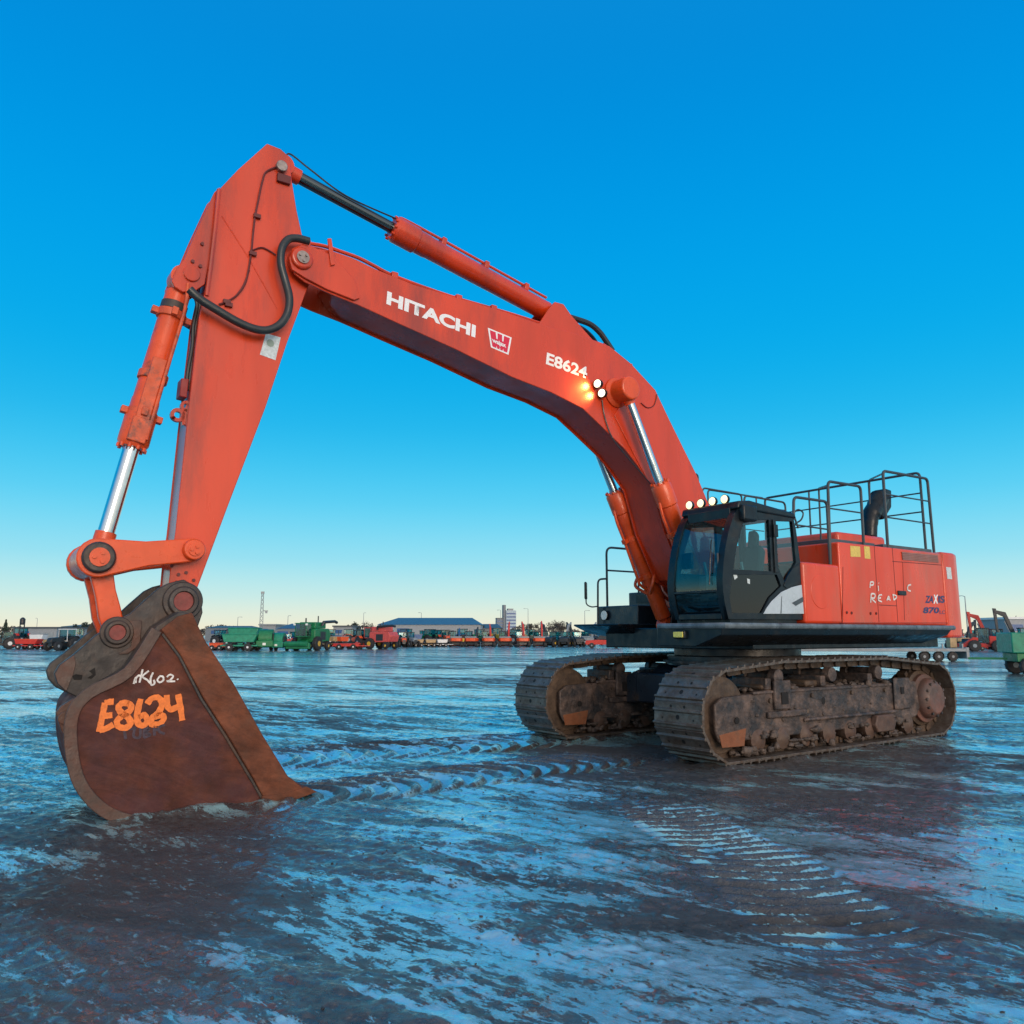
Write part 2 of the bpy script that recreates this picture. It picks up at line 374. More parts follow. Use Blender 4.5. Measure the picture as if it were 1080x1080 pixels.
# lettering
YD = BY + .033
text_on('lettering', 'HITACHI', (407.4,320.6), (501.2,356.2), (408.6,306.8), YD, M_WHITE, boom, .045)
text_on('lettering', 'E8624', (575.7,384), (618.8,399.6), (577,371.3), YD, M_WHITE, boom, .030)
lg_o = [(514.5,345.6),(539.7,356),(536.3,374.2),(517.8,366.3)]
def lerp2(a, b, t): return (a[0]+(b[0]-a[0])*t, a[1]+(b[1]-a[1])*t)
cx = sum(p[0] for p in lg_o)/4; cy = sum(p[1] for p in lg_o)/4
bm = NB(); prism(bm, PX(lg_o, YD), YD-.002, YD); em = fin('emblem', bm, M_WHITE, boom, smooth=0)
bm = NB(); inner = [lerp2(p, (cx, cy), .16) for p in lg_o]; prism(bm, PX(inner, YD), YD, YD+.002); fin('field', bm, M_LOGO, em, smooth=0)
def lg(uu, vv):
    return lerp2(lerp2(inner[0], inner[1], uu), lerp2(inner[3], inner[2], uu), vv)
bm = NB()
for s in (.34, .66):
    prism(bm, PX([lg(s-.05,-.02), lg(s+.05,-.02), lg(s+.03,.40), lg(s-.03,.40)], YD), YD+.002, YD+.004)
for s in (.28,.5,.72): prism(bm, PX([lg(s-.03,1.0), lg(s+.03,1.0), lg(s,.86)], YD), YD+.002, YD+.004)
fin('notch', bm, M_WHITE, em, smooth=0)
text_on('lettering', 'wajax', lg(.06,.80), lg(.94,.80), lg(.04,.44), YD+.005, M_WHITE, em, .035)

# ---------------- arm (stick)
AY = .24
arm_px = [(281.8,151.4),(296,157),(306,166),(307.8,190),(313,222),(318.7,248),(326,272),(326,300),(303,361),(280,430),(240,535),(207.5,622),(202,642),(190,648),(181,640),(177.5,624),(180,597),(185.2,560),(197,448),(210,335),(220,290),(232,199),(252,178)]
ao = PX(arm_px, AY)
arm_core = offset_poly(ao, .012)
bm = NB(); prism(bm, ao, AY-.03, AY); prism(bm, ao, -AY, -AY+.03); prism(bm, arm_core, -AY+.03, AY-.03)
arm = fin('arm', bm, M_PAINT, EX, bevel=.01)
# ribs: bent flange along the outer edge of the side plate, weld line, nose bracket
br = PX([(232,197),(226,203),(206,246),(195,272),(186,284),(181,296),(184,302),(193,308),(207,306),(216,300),(224,262)], .20)
bm = NB(); prism(bm, br, .14, .20); prism(bm, br, -.20, -.14); fin('cylinder_bracket', bm, M_PAINT, arm, bevel=.008)
bm = NB(); tube(bm, [P(a, b, AY) for a, b in [(231,200),(227,240),(222,282),(218,312)]], .028, 8, smooth=False); fin('edge_rib', bm, M_PAINT, arm)
bm = NB(); tube(bm, [P(a, b, AY+.0) for a, b in [(234,228),(262,272),(292,325)]], .008, 6, smooth=False); fin('weld_seam', bm, M_PAINT, arm)
q = P(202, 289, .2); bm = NB(); lathe(bm, (q.x,-.26,q.z), (q.x,.235,q.z), [(0,.10),(.49,.10)], 22); fin('pin_boss', bm, M_PAINT, arm, bevel=.008)
bm = NB()
for a, b in ((213,257.5),(203,276),(211,281)):
    q = P(a, b, .2); cyl(bm, (q.x,.20,q.z), (q.x,.225,q.z), .022, 8)
fin('bolt', bm, M_UNDERP, arm)
# cylinder pin at the top of the arm
q = P(296, 177, AY); bm = NB(); lathe(bm, (q.x,-AY-.07,q.z), (q.x,AY+.07,q.z), [(0,.075),(2*AY+.14,.075)], 20); fin('pin', bm, M_STEEL, arm, bevel=.008)
bm = NB(); box(bm, q.x-.13, q.x+.05, AY+.002, AY+.05, q.z-.22, q.z-.10); fin('pin_lock', bm, M_UNDERP, arm, bevel=.01)
# pin boss for the link
lp1 = P(204, 580, AY+.1)
# wiring and label
bm = NB()
tube(bm, [P(a, b, AY+.022) for a, b in [(292,176),(281,181),(277,190),(272,213),(269,228),(267,245),(265,266),(262,285),(258,300),(249,312),(237,319),(231,321)]], .013, 6)
tube(bm, [P(a, b, AY+.02) for a, b in [(266,264),(276,261),(285,265),(291,269)]], .010, 6)
tube(bm, [P(a, b, AY+.02) for a, b in [(263,285),(256,302),(247,314)]], .010, 6)
fin('cable', bm, M_UNDERP, arm)
bm = NB()
for a, b in ((270,227.5),(265.5,267),(238,318),(240,321)):
    q = P(a, b, AY+.03); box(bm, q.x-.06, q.x+.03, AY+.002, AY+.05, q.z-.025, q.z+.025)
fin('cable_clip', bm, M_UNDERP, arm)
bm = NB(); prism(bm, PX([(280.5,351.5),(296,356),(290.5,380),(274,374)], AY), AY+.001, AY+.004); st = fin('label_plate', bm, M_PALE, arm, smooth=0)
bm = NB(); q = P(285, 362, AY); cyl(bm, (q.x,AY+.005,q.z), (q.x,AY+.007,q.z), .05, 12); fin('print', bm, mat('grey_print', (.22,.30,.26), .5), st)
# hose hung along the arm
hp = [(199.6,305),(211,315.5),(230.4,327.8),(251.5,340),(269,347),(283,348),(295.5,341.9),(303.4,329.5),(305,313.7),(300.7,296),(296.3,278.5),(297.2,262.7),(303.4,253),(313,251.3),(326,254.5)]
for dy, dz in ((.42, 0), (-.42, .0)):
    bm = NB(); tube(bm, [P(a, b, .42) + Vector((0, dy-.42, dz)) for a, b in hp], .052, 12); fin('hydraulic_hose', bm, M_HOSE, arm)
# hoses and hose bracket down the front face
bm = NB()
for k, dx in enumerate((0, 3)):
    tube(bm, [P(a+dx, b, .05) for a, b in [(203,308),(208,322),(204,345),(203,365),(198,395),(197,412)]], .025, 8)
fin('hose', bm, M_HOSE, arm)
bm = NB(); q = PX([(191,399),(199,400),(197,420),(189,418)], .1); prism(bm, q, -.08, .12); fin('hose_block', bm, mat('dark_red_block', (.25,.02,.02), .5), arm, bevel=.01)
bm = NB()
for a, b, r in ((187,438,.085),(196,429,.07)):
    q = P(a, b, .05); 
    for k in range(16):
        t0 = 2*math.pi*k/16; t1 = 2*math.pi*(k+1)/16
        prism(bm, [(q.x+r*math.cos(t0), q.z+r*math.sin(t0)), (q.x+r*math.cos(t1), q.z+r*math.sin(t1)), (q.x+r*.5*math.cos(t1), q.z+r*.5*math.sin(t1)), (q.x+r*.5*math.cos(t0), q.z+r*.5*math.sin(t0))], .02, .08)
prism(bm, PX([(190,440),(200,420),(200,445),(192,449)], .05), .02, .08)
bmesh.ops.remove_doubles(bm, verts=bm.verts, dist=.0005)
fin('lifting_eye', bm, M_PAINT, arm)
bm = NB()
for k in range(6):
    a, b = [(181,597),(188,606),(196,604),(204,612),(186,614),(198,617)][k]; q = P(a, b, AY); cyl(bm, (q.x,AY,q.z), (q.x,AY+.02,q.z), .02, 8)
fin('bolt', bm, M_UNDERP, arm)

# ---------------- hydraulic cylinders
def hyd(name, foot, head_t, tip, rb, rr, pm, parent=EX, rodmat=M_CHROME, foot_r=None):
    foot = Vector(foot); tip = Vector(tip); L = (tip-foot).length; d = (tip-foot).normalized(); hb = head_t*L
    bm = NB(); fr = foot_r or rb*1.05
    lathe(bm, foot, tip, [(-fr*.2,rb*.55),(fr*.9,rb*.65),(fr*1.2,rb*.96),(hb-.62,rb),(hb-.60,rb*1.05),(hb-.42,rb*1.06),(hb-.40,rb*1.18),(hb-.06,rb*1.18),(hb,rb*.95),(hb+.001,rr*1.05)], 28)
    yv = Vector((0,1,0)); cyl(bm, foot-yv*rb*.8, foot+yv*rb*.8, fr, 22)
    o = fin(name, bm, pm, parent, smooth=30)
    bm = NB(); lathe(bm, foot, tip, [(hb-.1,rr),(L-rr*1.6,rr)], 24); fin('rod', bm, rodmat, o)
    bm = NB(); cyl(bm, tip-yv*rb*.75, tip+yv*rb*.75, rr*1.75, 22); lathe(bm, foot, tip, [(L-rr*3.2,rr*1.25),(L-rr*.8,rr*1.3)], 20); fin('rod_eye', bm, pm, o)
    bm = NB(); s = Vector((d.z, 0, -d.x))
    for k in range(10):
        a = 2*math.pi*k/10; off = (s*math.cos(a)+yv*math.sin(a))*rb*1.0
        cyl(bm, foot+d*(hb-.02)+off, foot+d*(hb+.025)+off, .02, 8)
    fin('bolt', bm, pm, o); return o
M_RODSHADE = mat('shaded_chrome_rod', (.10,.12,.13), .12, metal=1, var=.06, rvar=.05)  # chrome darkened in colour for the shadow and dark reflection on this rod
# arm cylinder
f0 = P(586,334,0); t0 = P(296,177,0)
h0 = P(412,246,0); 
ac = hyd('arm_cylinder', f0, (h0-f0).length/(t0-f0).length, t0, .165, .085, M_PAINT, rodmat=M_RODSHADE)
dd = (t0-f0).normalized(); sd = Vector((-dd.z,0,dd.x)); sd = sd if sd.z > 0 else -sd
bm = NB(); L0 = (h0-f0).length
tube(bm, [f0+dd*.25+sd*.24, f0+dd*1.0+sd*.24, f0+dd*(L0-.3)+sd*.24, f0+dd*(L0-.1)+sd*.2], .022, 8); fin('oil_pipe', bm, M_PAINT, ac)
bm = NB()
for q in (.7, 1.5, 2.3): obox(bm, f0+dd*q+sd*.2, (.08,.16,.12), ry=math.atan2(-dd.z, dd.x))
fin('pipe_clamp', bm, M_PAINT, ac, bevel=.01)
bm = NB(); q = P(523, 298, 0)
tube(bm, [t0+sd*.10+Vector((0,.1,0)), t0-dd*.05+sd*.20+Vector((0,.1,0)), t0-dd*.35+sd*.14+Vector((0,.1,0)), h0+dd*.8+sd*.13+Vector((0,.1,0)), h0+sd*.2+Vector((0,.1,0))], .012, 6); fin('grease_line', bm, M_HOSE, ac)
# bucket cylinder
f1 = P(192,296,0); t1 = P(104,588,0); h1 = P(144,474,0); L1 = (h1-f1).length
bc = hyd('bucket_cylinder', f1, L1/(t1-f1).length, t1, .150, .092, M_CYL)
d1 = (t1-f1).normalized()
bm = NB()
s1 = Vector((-d1.z,0,d1.x)); s1 = s1 if s1.x > 0 else -s1   # towards the sky side (front)
ang = math.atan2(-d1.z, d1.x)
for q, w, l in ((.50,.37,.05),(1.33,.36,.05),(L1-.42,.40,.05)):
    lathe(bm, f1+d1*(q-l), f1+d1*(q+l), [(0,.172),(.1,.172)], 24)
for q in (.50, L1-.42):
    for sy in (1,-1): obox(bm, f1+d1*q+Vector((0,sy*.19,0)), (.10,.08,.07), ry=ang)
    for sx in (1,-1): obox(bm, f1+d1*q+s1*sx*.19, (.08,.10,.09), ry=ang)
fin('pipe_band', bm, M_GUARD, bc, bevel=.008)
bm = NB(); obox(bm, f1+d1*1.55+Vector((0,.165,0)), (.85,.05,.16), ry=ang); obox(bm, f1+d1*2.05+Vector((0,.16,0)), (.30,.08,.20), ry=ang); fin('rod_guard', bm, M_GUARD, bc, bevel=.012)
bm = NB(); tube(bm, [f1+d1*.1+Vector((0,.2,.0))-s1*.05, f1+d1*.45+Vector((0,.2,0))-s1*.1, f1+d1*1.2+Vector((0,.19,0))-s1*.1, f1+d1*(L1-.1)+Vector((0,.18,0))-s1*.1], .022, 8); fin('oil_pipe', bm, M_GUARD, bc)
bm = NB(); lathe(bm, f1+d1*.34, f1+d1*.44, [(0,.156),(.1,.156)], 24); fin('bare_patch', bm, M_EAR, bc)
# boom cylinders
for sy in (1, -1):
    tip = Vector((pc.x, .58*sy, pc.z)); b0 = P(652,517,-.53); b0n = P(697,508,.53)
    hd = (b0n if sy > 0 else b0)
    ft = P(704,660,-.53); ft.y = .55*sy
    L = (tip-ft).length
    o = hyd('boom_cylinder', ft, (hd-ft).length/L, tip, .150, .078, M_CYL)
    d = (tip-ft).normalized(); s = Vector((d.z,0,-d.x)); s = s if s.x > 0 else -s
    bm = NB(); tube(bm, [ft+d*.75+s*.1, ft+d*.95+s*.24, ft+d*1.1+s*.24, ft+d*1.8+s*.21, ft+d*((hd-ft).length-.55)+s*.21, ft+d*((hd-ft).length-.3)+s*.17], .026, 8); fin('oil_pipe', bm, M_CYL, o)
    bm = NB()
    for q in (1.0, 1.75): lathe(bm, ft+d*q, ft+d*(q+.08), [(0,.165),(.08,.165)], 24); obox(bm, ft+d*(q+.04)+s*.2, (.08,.09,.08), ry=math.atan2(-d.z,d.x))
    for sg in (1,-1): tube(bm, [ft+d*.72+Vector((0,sg*.05,0))+s*.12, ft+d*.9+Vector((0,sg*.22,0))+s*.16, ft+d*1.05+Vector((0,sg*.2,0))], .03, 8)
    fin('pipe_band', bm, M_CYL, o)

# ---------------- bucket linkage
LY = .40
k0 = P(104,588,LY+.06); k1 = P(204,580,LY+.06)
def capsule(a, b, ra, rb_, waist=1.0, n=10):
    """outline in XZ joining two round ends"""
    a = Vector(a); b = Vector(b); d = (b-a).normalized(); ang = math.atan2(d.y, d.x); out = []
    for k in range(n+1):
        t = ang + math.pi/2 + math.pi*k/n; out.append((a.x+ra*math.cos(t), a.y+ra*math.sin(t)))
    m = (a+b)/2; nn = Vector((-d.y, d.x)); w = (ra+rb_)/2*waist
    out.append(tuple(m - nn*w))
    for k in range(n+1):
        t = ang - math.pi/2 + math.pi*k/n; out.append((b.x+rb_*math.cos(t), b.y+rb_*math.sin(t)))
    out.append(tuple(m + nn*w)); return out
for sy in (1,-1):
    bm = NB(); prism(bm, capsule((k0.x,k0.z),(k1.x,k1.z),.215,.135,.80), sy*(LY-.05) if sy>0 else -LY-.05, (LY+.05) if sy>0 else -LY+.05)
    lk = fin('side_link', bm, M_CYL, EX, bevel=.015)
    for kk, r in ((k0,.17),(k1,.125)):
        bm = NB(); lathe(bm, (kk.x, sy*(LY+.05), kk.z), (kk.x, sy*(LY+.13), kk.z), [(0,r),(.05,r),(.08,r*.9)], 24)
        bs = fin('pin_boss', bm, M_EAR if kk is k0 else M_CYL, lk, bevel=.008)
        bm = NB(); lathe(bm, (kk.x, sy*(LY+.13), kk.z), (kk.x, sy*(LY+.15), kk.z), [(0,r*.6),(.02,r*.6)], 20); 
        for j in range(3):
            t = j*2.1; cyl(bm, (kk.x+r*.32*math.cos(t), sy*(LY+.15), kk.z+r*.32*math.sin(t)), (kk.x+r*.32*math.cos(t), sy*(LY+.17), kk.z+r*.32*math.sin(t)), .022, 8)
        fin('pin', bm, M_CYL, lk)
bm = NB(); cyl(bm, (k0.x,-LY,k0.z), (k0.x,LY,k0.z), .11, 20); fin('link_pin', bm, M_EAR, EX)
k2 = P(124,667,.44)
pl = PX([(87,590),(95,607),(101,630),(104,652),(110,668),(120,676),(133,668),(127,640),(122,622),(119,600),(118,590)], .26)
bm = NB(); prism(bm, pl, .18, .28); prism(bm, pl, -.28, -.18); prism(bm, offset_poly(pl, .06), -.18, .18)
cyl(bm, (k0.x,-.33,k0.z), (k0.x,.33,k0.z), .20, 26)
fin('power_link', bm, M_CYL, EX, bevel=.014)
bm = NB(); q = P(112, 640, .28); prism(bm, PX([(104,612),(107,611),(113,648),(111,650)], .285), .281, .286); fin('scrape', bm, M_YELLOW, EX.children[-1]) if False else bm.free()

# ---------------- bucket
WY = .84
side_px = [(170,664),(138,712.5),(94,735),(80,755),(80,792),(89,825),(108,848),(132,861),(158.5,864),(206,859.5),(247,852.5),(280,846.5),(308,841),(325,836),(318,829),(303.7,818.5),(277,775),(247,721.5),(218,678),(209.5,661),(203,647),(188,650)]
def smooth_px(pts, i0, i1, sub=4):
    mid = [(v.x, v.y) for v in spline([(a, b, 0) for a, b in pts[i0:i1+1]], sub)]
    return pts[:i0] + mid + pts[i1+1:]
side_px = smooth_px(side_px, 1, 11)
so = PX(side_px, WY)
bm = NB(); prism(bm, so, WY-.04, WY); prism(bm, so, -WY, -WY+.04)
back = PX(smooth_px([(188,646),(170,664),(138,712.5),(94,735),(80,755),(80,792),(89,825),(108,848),(132,861),(158.5,864),(206,859.5),(247,852.5),(280,846.5),(313,839.5)], 2, 12), WY)
# shell as extruded strip with thickness
inn = []
for i, p in enumerate(back):
    a = Vector(back[max(i-1,0)]); b = Vector(back[min(i+1,len(back)-1)]); d = (b-a).normalized(); n_ = Vector((-d.y, d.x))
    cen = Vector(P(190,765,WY).xz); q = Vector(p)
    if (cen-q).dot(n_) < 0: n_ = -n_
    inn.append(tuple(q + n_*.05))
shell = back + list(reversed(inn))
shell = [(a, b) for a, b in shell]
prism(bm, shell, -WY+.04, WY-.04)
bucket = fin('bucket', bm, M_RUST, EX, bevel=.01)
# wear plate border along the heel and top edge of the side
def strip(px, w, Y0, Y1, name, m, parent, side=1, inset=0.0):
    pts = [Vector(p) for p in PX(px, Y1)]; L = []; Rr = []
    for i, p in enumerate(pts):
        d = (pts[min(i+1,len(pts)-1)]-pts[max(i-1,0)]).normalized(); n_ = Vector((-d.y, d.x))*side
        L.append(tuple(p+n_*inset)); Rr.append(tuple(p+n_*(inset+w)))
    bm = NB(); prism(bm, L+list(reversed(Rr)), Y0, Y1); return fin(name, bm, m, parent, bevel=.008)
strip([(v.x, v.y) for v in spline([(171,667,0),(140,713,0),(98,736,0),(83,757,0),(83,792,0),(91,823,0),(110,846,0),(134,858,0),(160,861,0),(190,859,0)], 4)], .12, WY+.001, WY+.028, 'side_wear_plate', M_SCUFF, bucket, side=1)
# side cutter: thick blade along the mouth, and the weld seam behind it
sc = PX([(170,664),(188,650),(203,646),(209.5,661),(218,678),(247,721.5),(277,775),(303.7,818.5),(317,829),(325,835.5),(308,841),(280,845),(268,822),(240,775),(214,735),(190,690)], WY+.04)
bm = NB(); prism(bm, sc, WY+.001, WY+.04); prism(bm, [(a,b) for a,b in sc], -WY-.04, -WY-.001)
fin('side_cutter', bm, M_RUSTO, bucket, bevel=.012)
strip([(172,668),(190,692),(213,737),(239,777),(267,824),(279,845)], .032, WY+.001, WY+.022, 'weld_seam', M_EAR, bucket, side=-1 if False else 1, inset=-.01)
# cutting edge over the whole width
le = PX([(275,848),(311,842.5),(333,834.5),(322,829),(300,836),(275,839)], WY)
bm = NB(); prism(bm, le, -WY-.05, WY+.05); fin('cutting_edge', bm, M_RUSTO, bucket, bevel=.006)
# bottom wear straps across the heel
bm = NB()
for y0 in (-.62, -.2, .22):
    prism(bm, back[3:11] + [(a+ (a-6.9)*.0, b) for a, b in reversed(offset_poly(back[3:11], 0))] , y0, y0+.01) if False else None
bm.free()
# hinge ears
EYo = .46
ear_px = [(178,615),(168,620),(152,634),(138,647),(118,658),(100,671),(78,690),(62,702),(57.5,710),(60,720),(68,729),(80,735),(94,741),(108,735),(120,725),(140,714),(158,684),(172,668),(190,664),(209,661),(214,646),(212,630),(206,618),(194,611)]
eo = PX(ear_px, EYo)
bm = NB(); prism(bm, eo, EYo-.09, EYo); prism(bm, eo, -EYo, -EYo+.09)
ear = fin('hinge_ear', bm, M_EAR, bucket, bevel=.014)
# torque tube / top deck joining the ears to the shell
tt = PX([(178,640),(150,650),(118,672),(90,692),(72,706),(70,718),(80,730),(96,738),(140,708),(172,664),(196,650)], EYo)
bm = NB(); prism(bm, offset_poly(tt, .10), -EYo+.09, EYo-.09); fin('torque_tube', bm, M_EAR, bucket, bevel=.02)
tp = PX([(203,647),(196,655),(171,664),(139,712),(100,735),(95,729),(135,705),(166,660),(190,645)], WY)
bm = NB(); prism(bm, tp, -WY+.03, WY-.03); fin('top_shell', bm, M_EAR, bucket, bevel=.01)
# far side ear nose, pale worn corner
bm = NB(); prism(bm, PX([(78,691),(64,701),(58,711),(61,721),(70,729),(77,712),(80,700)], EYo+.01), EYo+.001, EYo+.012); fin('worn_corner', bm, M_SCUFF, ear, bevel=.004)
for (a, b, r, nm) in ((194.5,634,.200,'pin_boss'), (124.5,667,.155,'pin_boss')):
    q = P(a, b, EYo+.08)
    for sy in (1,-1):
        bm = NB(); lathe(bm, (q.x, sy*(EYo), q.z), (q.x, sy*(EYo+.075), q.z), [(0,r*1.12),(.03,r*1.06),(.031,r*.84),(.07,r*.78),(.071,r*.56),(.03,r*.54)], 32); bo_ = fin(nm, bm, M_EAR, bucket, bevel=.006)
        bm = NB(); cyl(bm, (q.x, sy*(EYo+.03), q.z), (q.x, sy*(EYo+.045), q.z), r*.53, 24); fin('pin', bm, mat('red_brown_pin', (.20,.035,.030), .5, var=.3, vscale=12), bucket)
    bm = NB(); cyl(bm, (q.x, -EYo, q.z), (q.x, EYo, q.z), r*.45, 24); fin('pin', bm, M_EAR, bucket)
# ear stiffener and cast slots
bm = NB(); prism(bm, PX([(150,654),(137,655),(141,668),(138,682),(125,690),(135,690),(148,680)], EYo+.02), EYo+.001, EYo+.02); fin('ear_stiffener', bm, M_SCUFF, ear, bevel=.008)
bm = NB()
for px_ in ([(76,713),(80,711),(87,712),(86,717),(78,717)], [(94,708),(100,704),(101,712),(96,716),(92,715),(98,711)]):
    prism(bm, PX(px_, EYo+.003), EYo+.001, EYo+.006)
fin('slot', bm, mat('slot_black', (.006,.005,.005), .8), ear)
# lifting lug at the heel
bm = NB(); prism(bm, PX([(59,752),(64,745),(80,735),(92,738),(86,756),(72,780),(65,772)], .60), .52, .60); lug = fin('heel_lug', bm, M_SCUFF, bucket, bevel=.01)
q = P(68, 757, .60); bm = NB(); cyl(bm, (q.x,.601,q.z), (q.x,.64,q.z), .065, 18); fin('lug_boss', bm, M_SCUFF, lug, bevel=.008)
# painted writing on the bucket
def B(*pts): return [(40+a/5.4, 600+b/5.4) for a, b in pts]
strokes('lettering', [B((382,762),(366,845),(348,928)), B((380,765),(405,758),(432,756)), B((366,842),(395,836),(424,832)), B((350,920),(390,908),(430,886)),
    B((520,768),(482,764),(458,790),(478,822),(512,845),(528,880),(498,905),(458,896),(452,862),(484,835),(526,805),(528,775),(508,764)),
    B((586,740),(572,790),(564,850),(576,886),(606,890),(622,862),(606,832),(574,846)),
    B((622,770),(648,738),(688,734),(706,770),(690,812),(650,850),(648,882),(690,884),(718,852),(700,832),(664,846)),
    B((734,718),(736,775),(758,800),(800,782)), B((798,714),(812,790),(822,864))], .062, WY+.004, M_SPRAY, bucket)
strokes('lettering', [B((545,655),(558,618),(556,650)), B((556,625),(574,606),(584,612)), B((596,572),(588,610),(578,648)), B((632,580),(596,612),(622,632),(640,652)), B((656,590),(642,625),(646,660),(664,652),(660,632)),
    B((694,612),(680,632),(694,646),(714,634),(712,614),(692,610)), B((734,616),(752,602),(770,612),(752,634),(735,640),(782,640)), B((794,626),(798,632))], .019, WY+.004, M_CHALK, bucket)
strokes('lettering', [B((492,922),(500,970)), B((496,915),(560,905)), B((550,912),(546,955),(580,958),(584,905)), B((604,900),(604,962)), B((600,905),(632,915),(606,930),(640,945),(604,962)), B((660,895),(664,950)), B((658,900),(690,905),(664,922)), B((722,888),(694,900),(690,925),(722,940))], .028, WY+.004, M_FAINT, bucket)

# ---------------- upper structure
bm = NB()
box(bm, -6.9, -1.25, -1.75, 1.75, 1.62, 1.98); upper = fin('upper_frame', bm, M_BLACK, EX, bevel=.02)
bm = NB(); cyl(bm, (-2.95,0,1.30), (-2.95,0,1.48), 1.28, 48); cyl(bm, (-2.95,0,1.48), (-2.95,0,1.62), 1.15, 48); fin('slew_ring', bm, M_NAVY, EX, bevel=.01)
bm = NB(); cyl(bm, (-2.95,0,1.35), (-2.95,0,1.39), 1.36, 48); fin('rusty_rim', bm, M_TFRAME, EX)
# cab-side skirt / deck with its bevelled underside
prof = [(2.25,2.03),(2.25,1.98),(2.20,1.85),(1.70,1.68),(.9,1.68),(.9,2.03)]
bm = NB(); prism(bm, prof, -6.55, .02, 'X')
for v in bm.verts:
    if v.co.x < -6 and v.co.z < 2.0: v.co.x += .30 * (2.03-v.co.z)/.35
deck = fin('side_deck', bm, M_BLACK, EX, bevel=.015)
bm = NB(); tube(bm, [(.02,.95,1.99),(.03,1.5,1.99),(.03,2.15,1.99),(0,2.26,1.99),(-.1,2.27,1.99),(-2,2.27,1.99),(-6.5,2.27,1.99)], .045, 10, smooth=False); fin('deck_edge', bm, mat('scuffed_deck_edge', (.10,.13,.15), .35, var=.5, vscale=6), deck)
bm = NB(); obox(bm, (.03,1.42,1.86), (.10,.24,.13)); fy = fin('step_lamp', bm, M_BLACK, deck, bevel=.02)
bm = NB(); obox(bm, (.09,1.42,1.86), (.02,.19,.085)); fin('lens', bm, M_LENSY, fy, bevel=.005)
# far side platform, tool box, steps
bm = NB(); prism(bm, [(-.86,2.06),(-.86,2.03),(-1.25,1.88),(-2.1,1.78),(-6.5,1.78),(-6.5,2.06)], -2.25, -.95); fin('far_platform', bm, M_BLACK, EX, bevel=.03)
bm = NB(); box(bm, -2.3, -1.45, -2.2, -1.05, 2.03, 2.42); box(bm, -3.6, -2.3, -2.2, -1.05, 2.03, 2.72); bx_ = fin('tool_box', bm, M_NAVY, EX, bevel=.02)
bm = NB(); box(bm, -2.29, -2.27, -1.95, -1.3, 2.5, 2.66); fin('grille', bm, M_BLACK, bx_)
q = Vector((-1.40,-1.95,2.24)); bm = NB(); lathe(bm, q-Vector((.08,0,0)), q, [(0,.06),(.08,.10)], 18); hl = fin('work_lamp', bm, M_BLACK, EX)
bm = NB(); cyl(bm, q, q+Vector((.012,0,0)), .09, 18); fin('lens', bm, M_LENS, hl)
# boom foot brackets and hydraulic tank
ffo = PX([(700,668),(700,640),(712,612),(730,590),(752,590),(766,610),(770,668)], 0)
ffo = [(-2.5,1.9),(-2.4,2.6),(-2.1,2.95),(-1.85,2.95),(-1.75,2.5),(-1.65,2.05),(-1.65,1.8)]
bm = NB()
for y0 in (.40,-.46): prism(bm, ffo, y0, y0+.06)
box(bm, -2.6, -1.80, -.9, .9, 1.9, 2.35)
fin('boom_foot_bracket', bm, M_BLACK, EX, bevel=.01)
bm = NB(); box(bm, -3.08, -2.0, -.95, -.25, 2.35, 3.25); prism(bm, [(-3.0,3.25),(-2.05,3.25),(-2.15,3.36),(-2.95,3.36)], -.9, -.3); cyl(bm, (-2.35,-.6,3.3), (-2.35,-.6,3.44), .12, 18); fin('hydraulic_tank', bm, M_BODY, EX, bevel=.03)
bm = NB(); cyl(bm, (-2.35,-.6,3.44), (-2.35,-.6,3.50), .14, 18); fin('filler_cap', bm, M_BLACK, EX)
bm = NB()
for k in range(4):
    y = -.75+.12*k; tube(bm, [(-2.0,y,2.5+.05*k),(-1.8,y,2.62+.05*k),(-1.7,y,2.85),(-1.82,y,3.0),(-2.02,y,3.02)], .035, 8)
fin('hose', bm, M_PAINT, EX)
# engine house, near side
bm = NB()
box(bm, -6.50, -3.10, -2.1, 2.15, 2.035, 3.43)
house = fin('engine_house', bm, M_BODY, EX, bevel=.03, seg=3)
bm = NB(); box(bm, -3.095, -2.08, .95, 2.15, 2.035, 3.035); lowb = fin('fuel_tank_cover', bm, M_BODY, EX, bevel=.05, seg=3)
bm = NB(); box(bm, -3.095, -2.1, -.2, .90, 2.035, 3.42); fin('pump_cover', bm, M_BODY, EX, bevel=.04)
zt = 3.432
bm = NB(); box(bm, -2.95, -2.1, 1.0, 1.95, 3.037, 3.06); box(bm, -4.55, -3.2, -1.0, 1.95, zt, zt+.08); box(bm, -6.45, -4.75, 1.15, 2.0, zt, zt+.08); box(bm, -6.45,-5.9,-2.0,1.15,zt,zt+.08); fin('walkway_plate', bm, M_GREY, EX, bevel=.008)
bm = NB(); box(bm, -6.05, -4.42, -.9, 1.3, zt+.001, 3.80); fin('engine_hood', bm, M_BODY, EX, bevel=.07, seg=3)
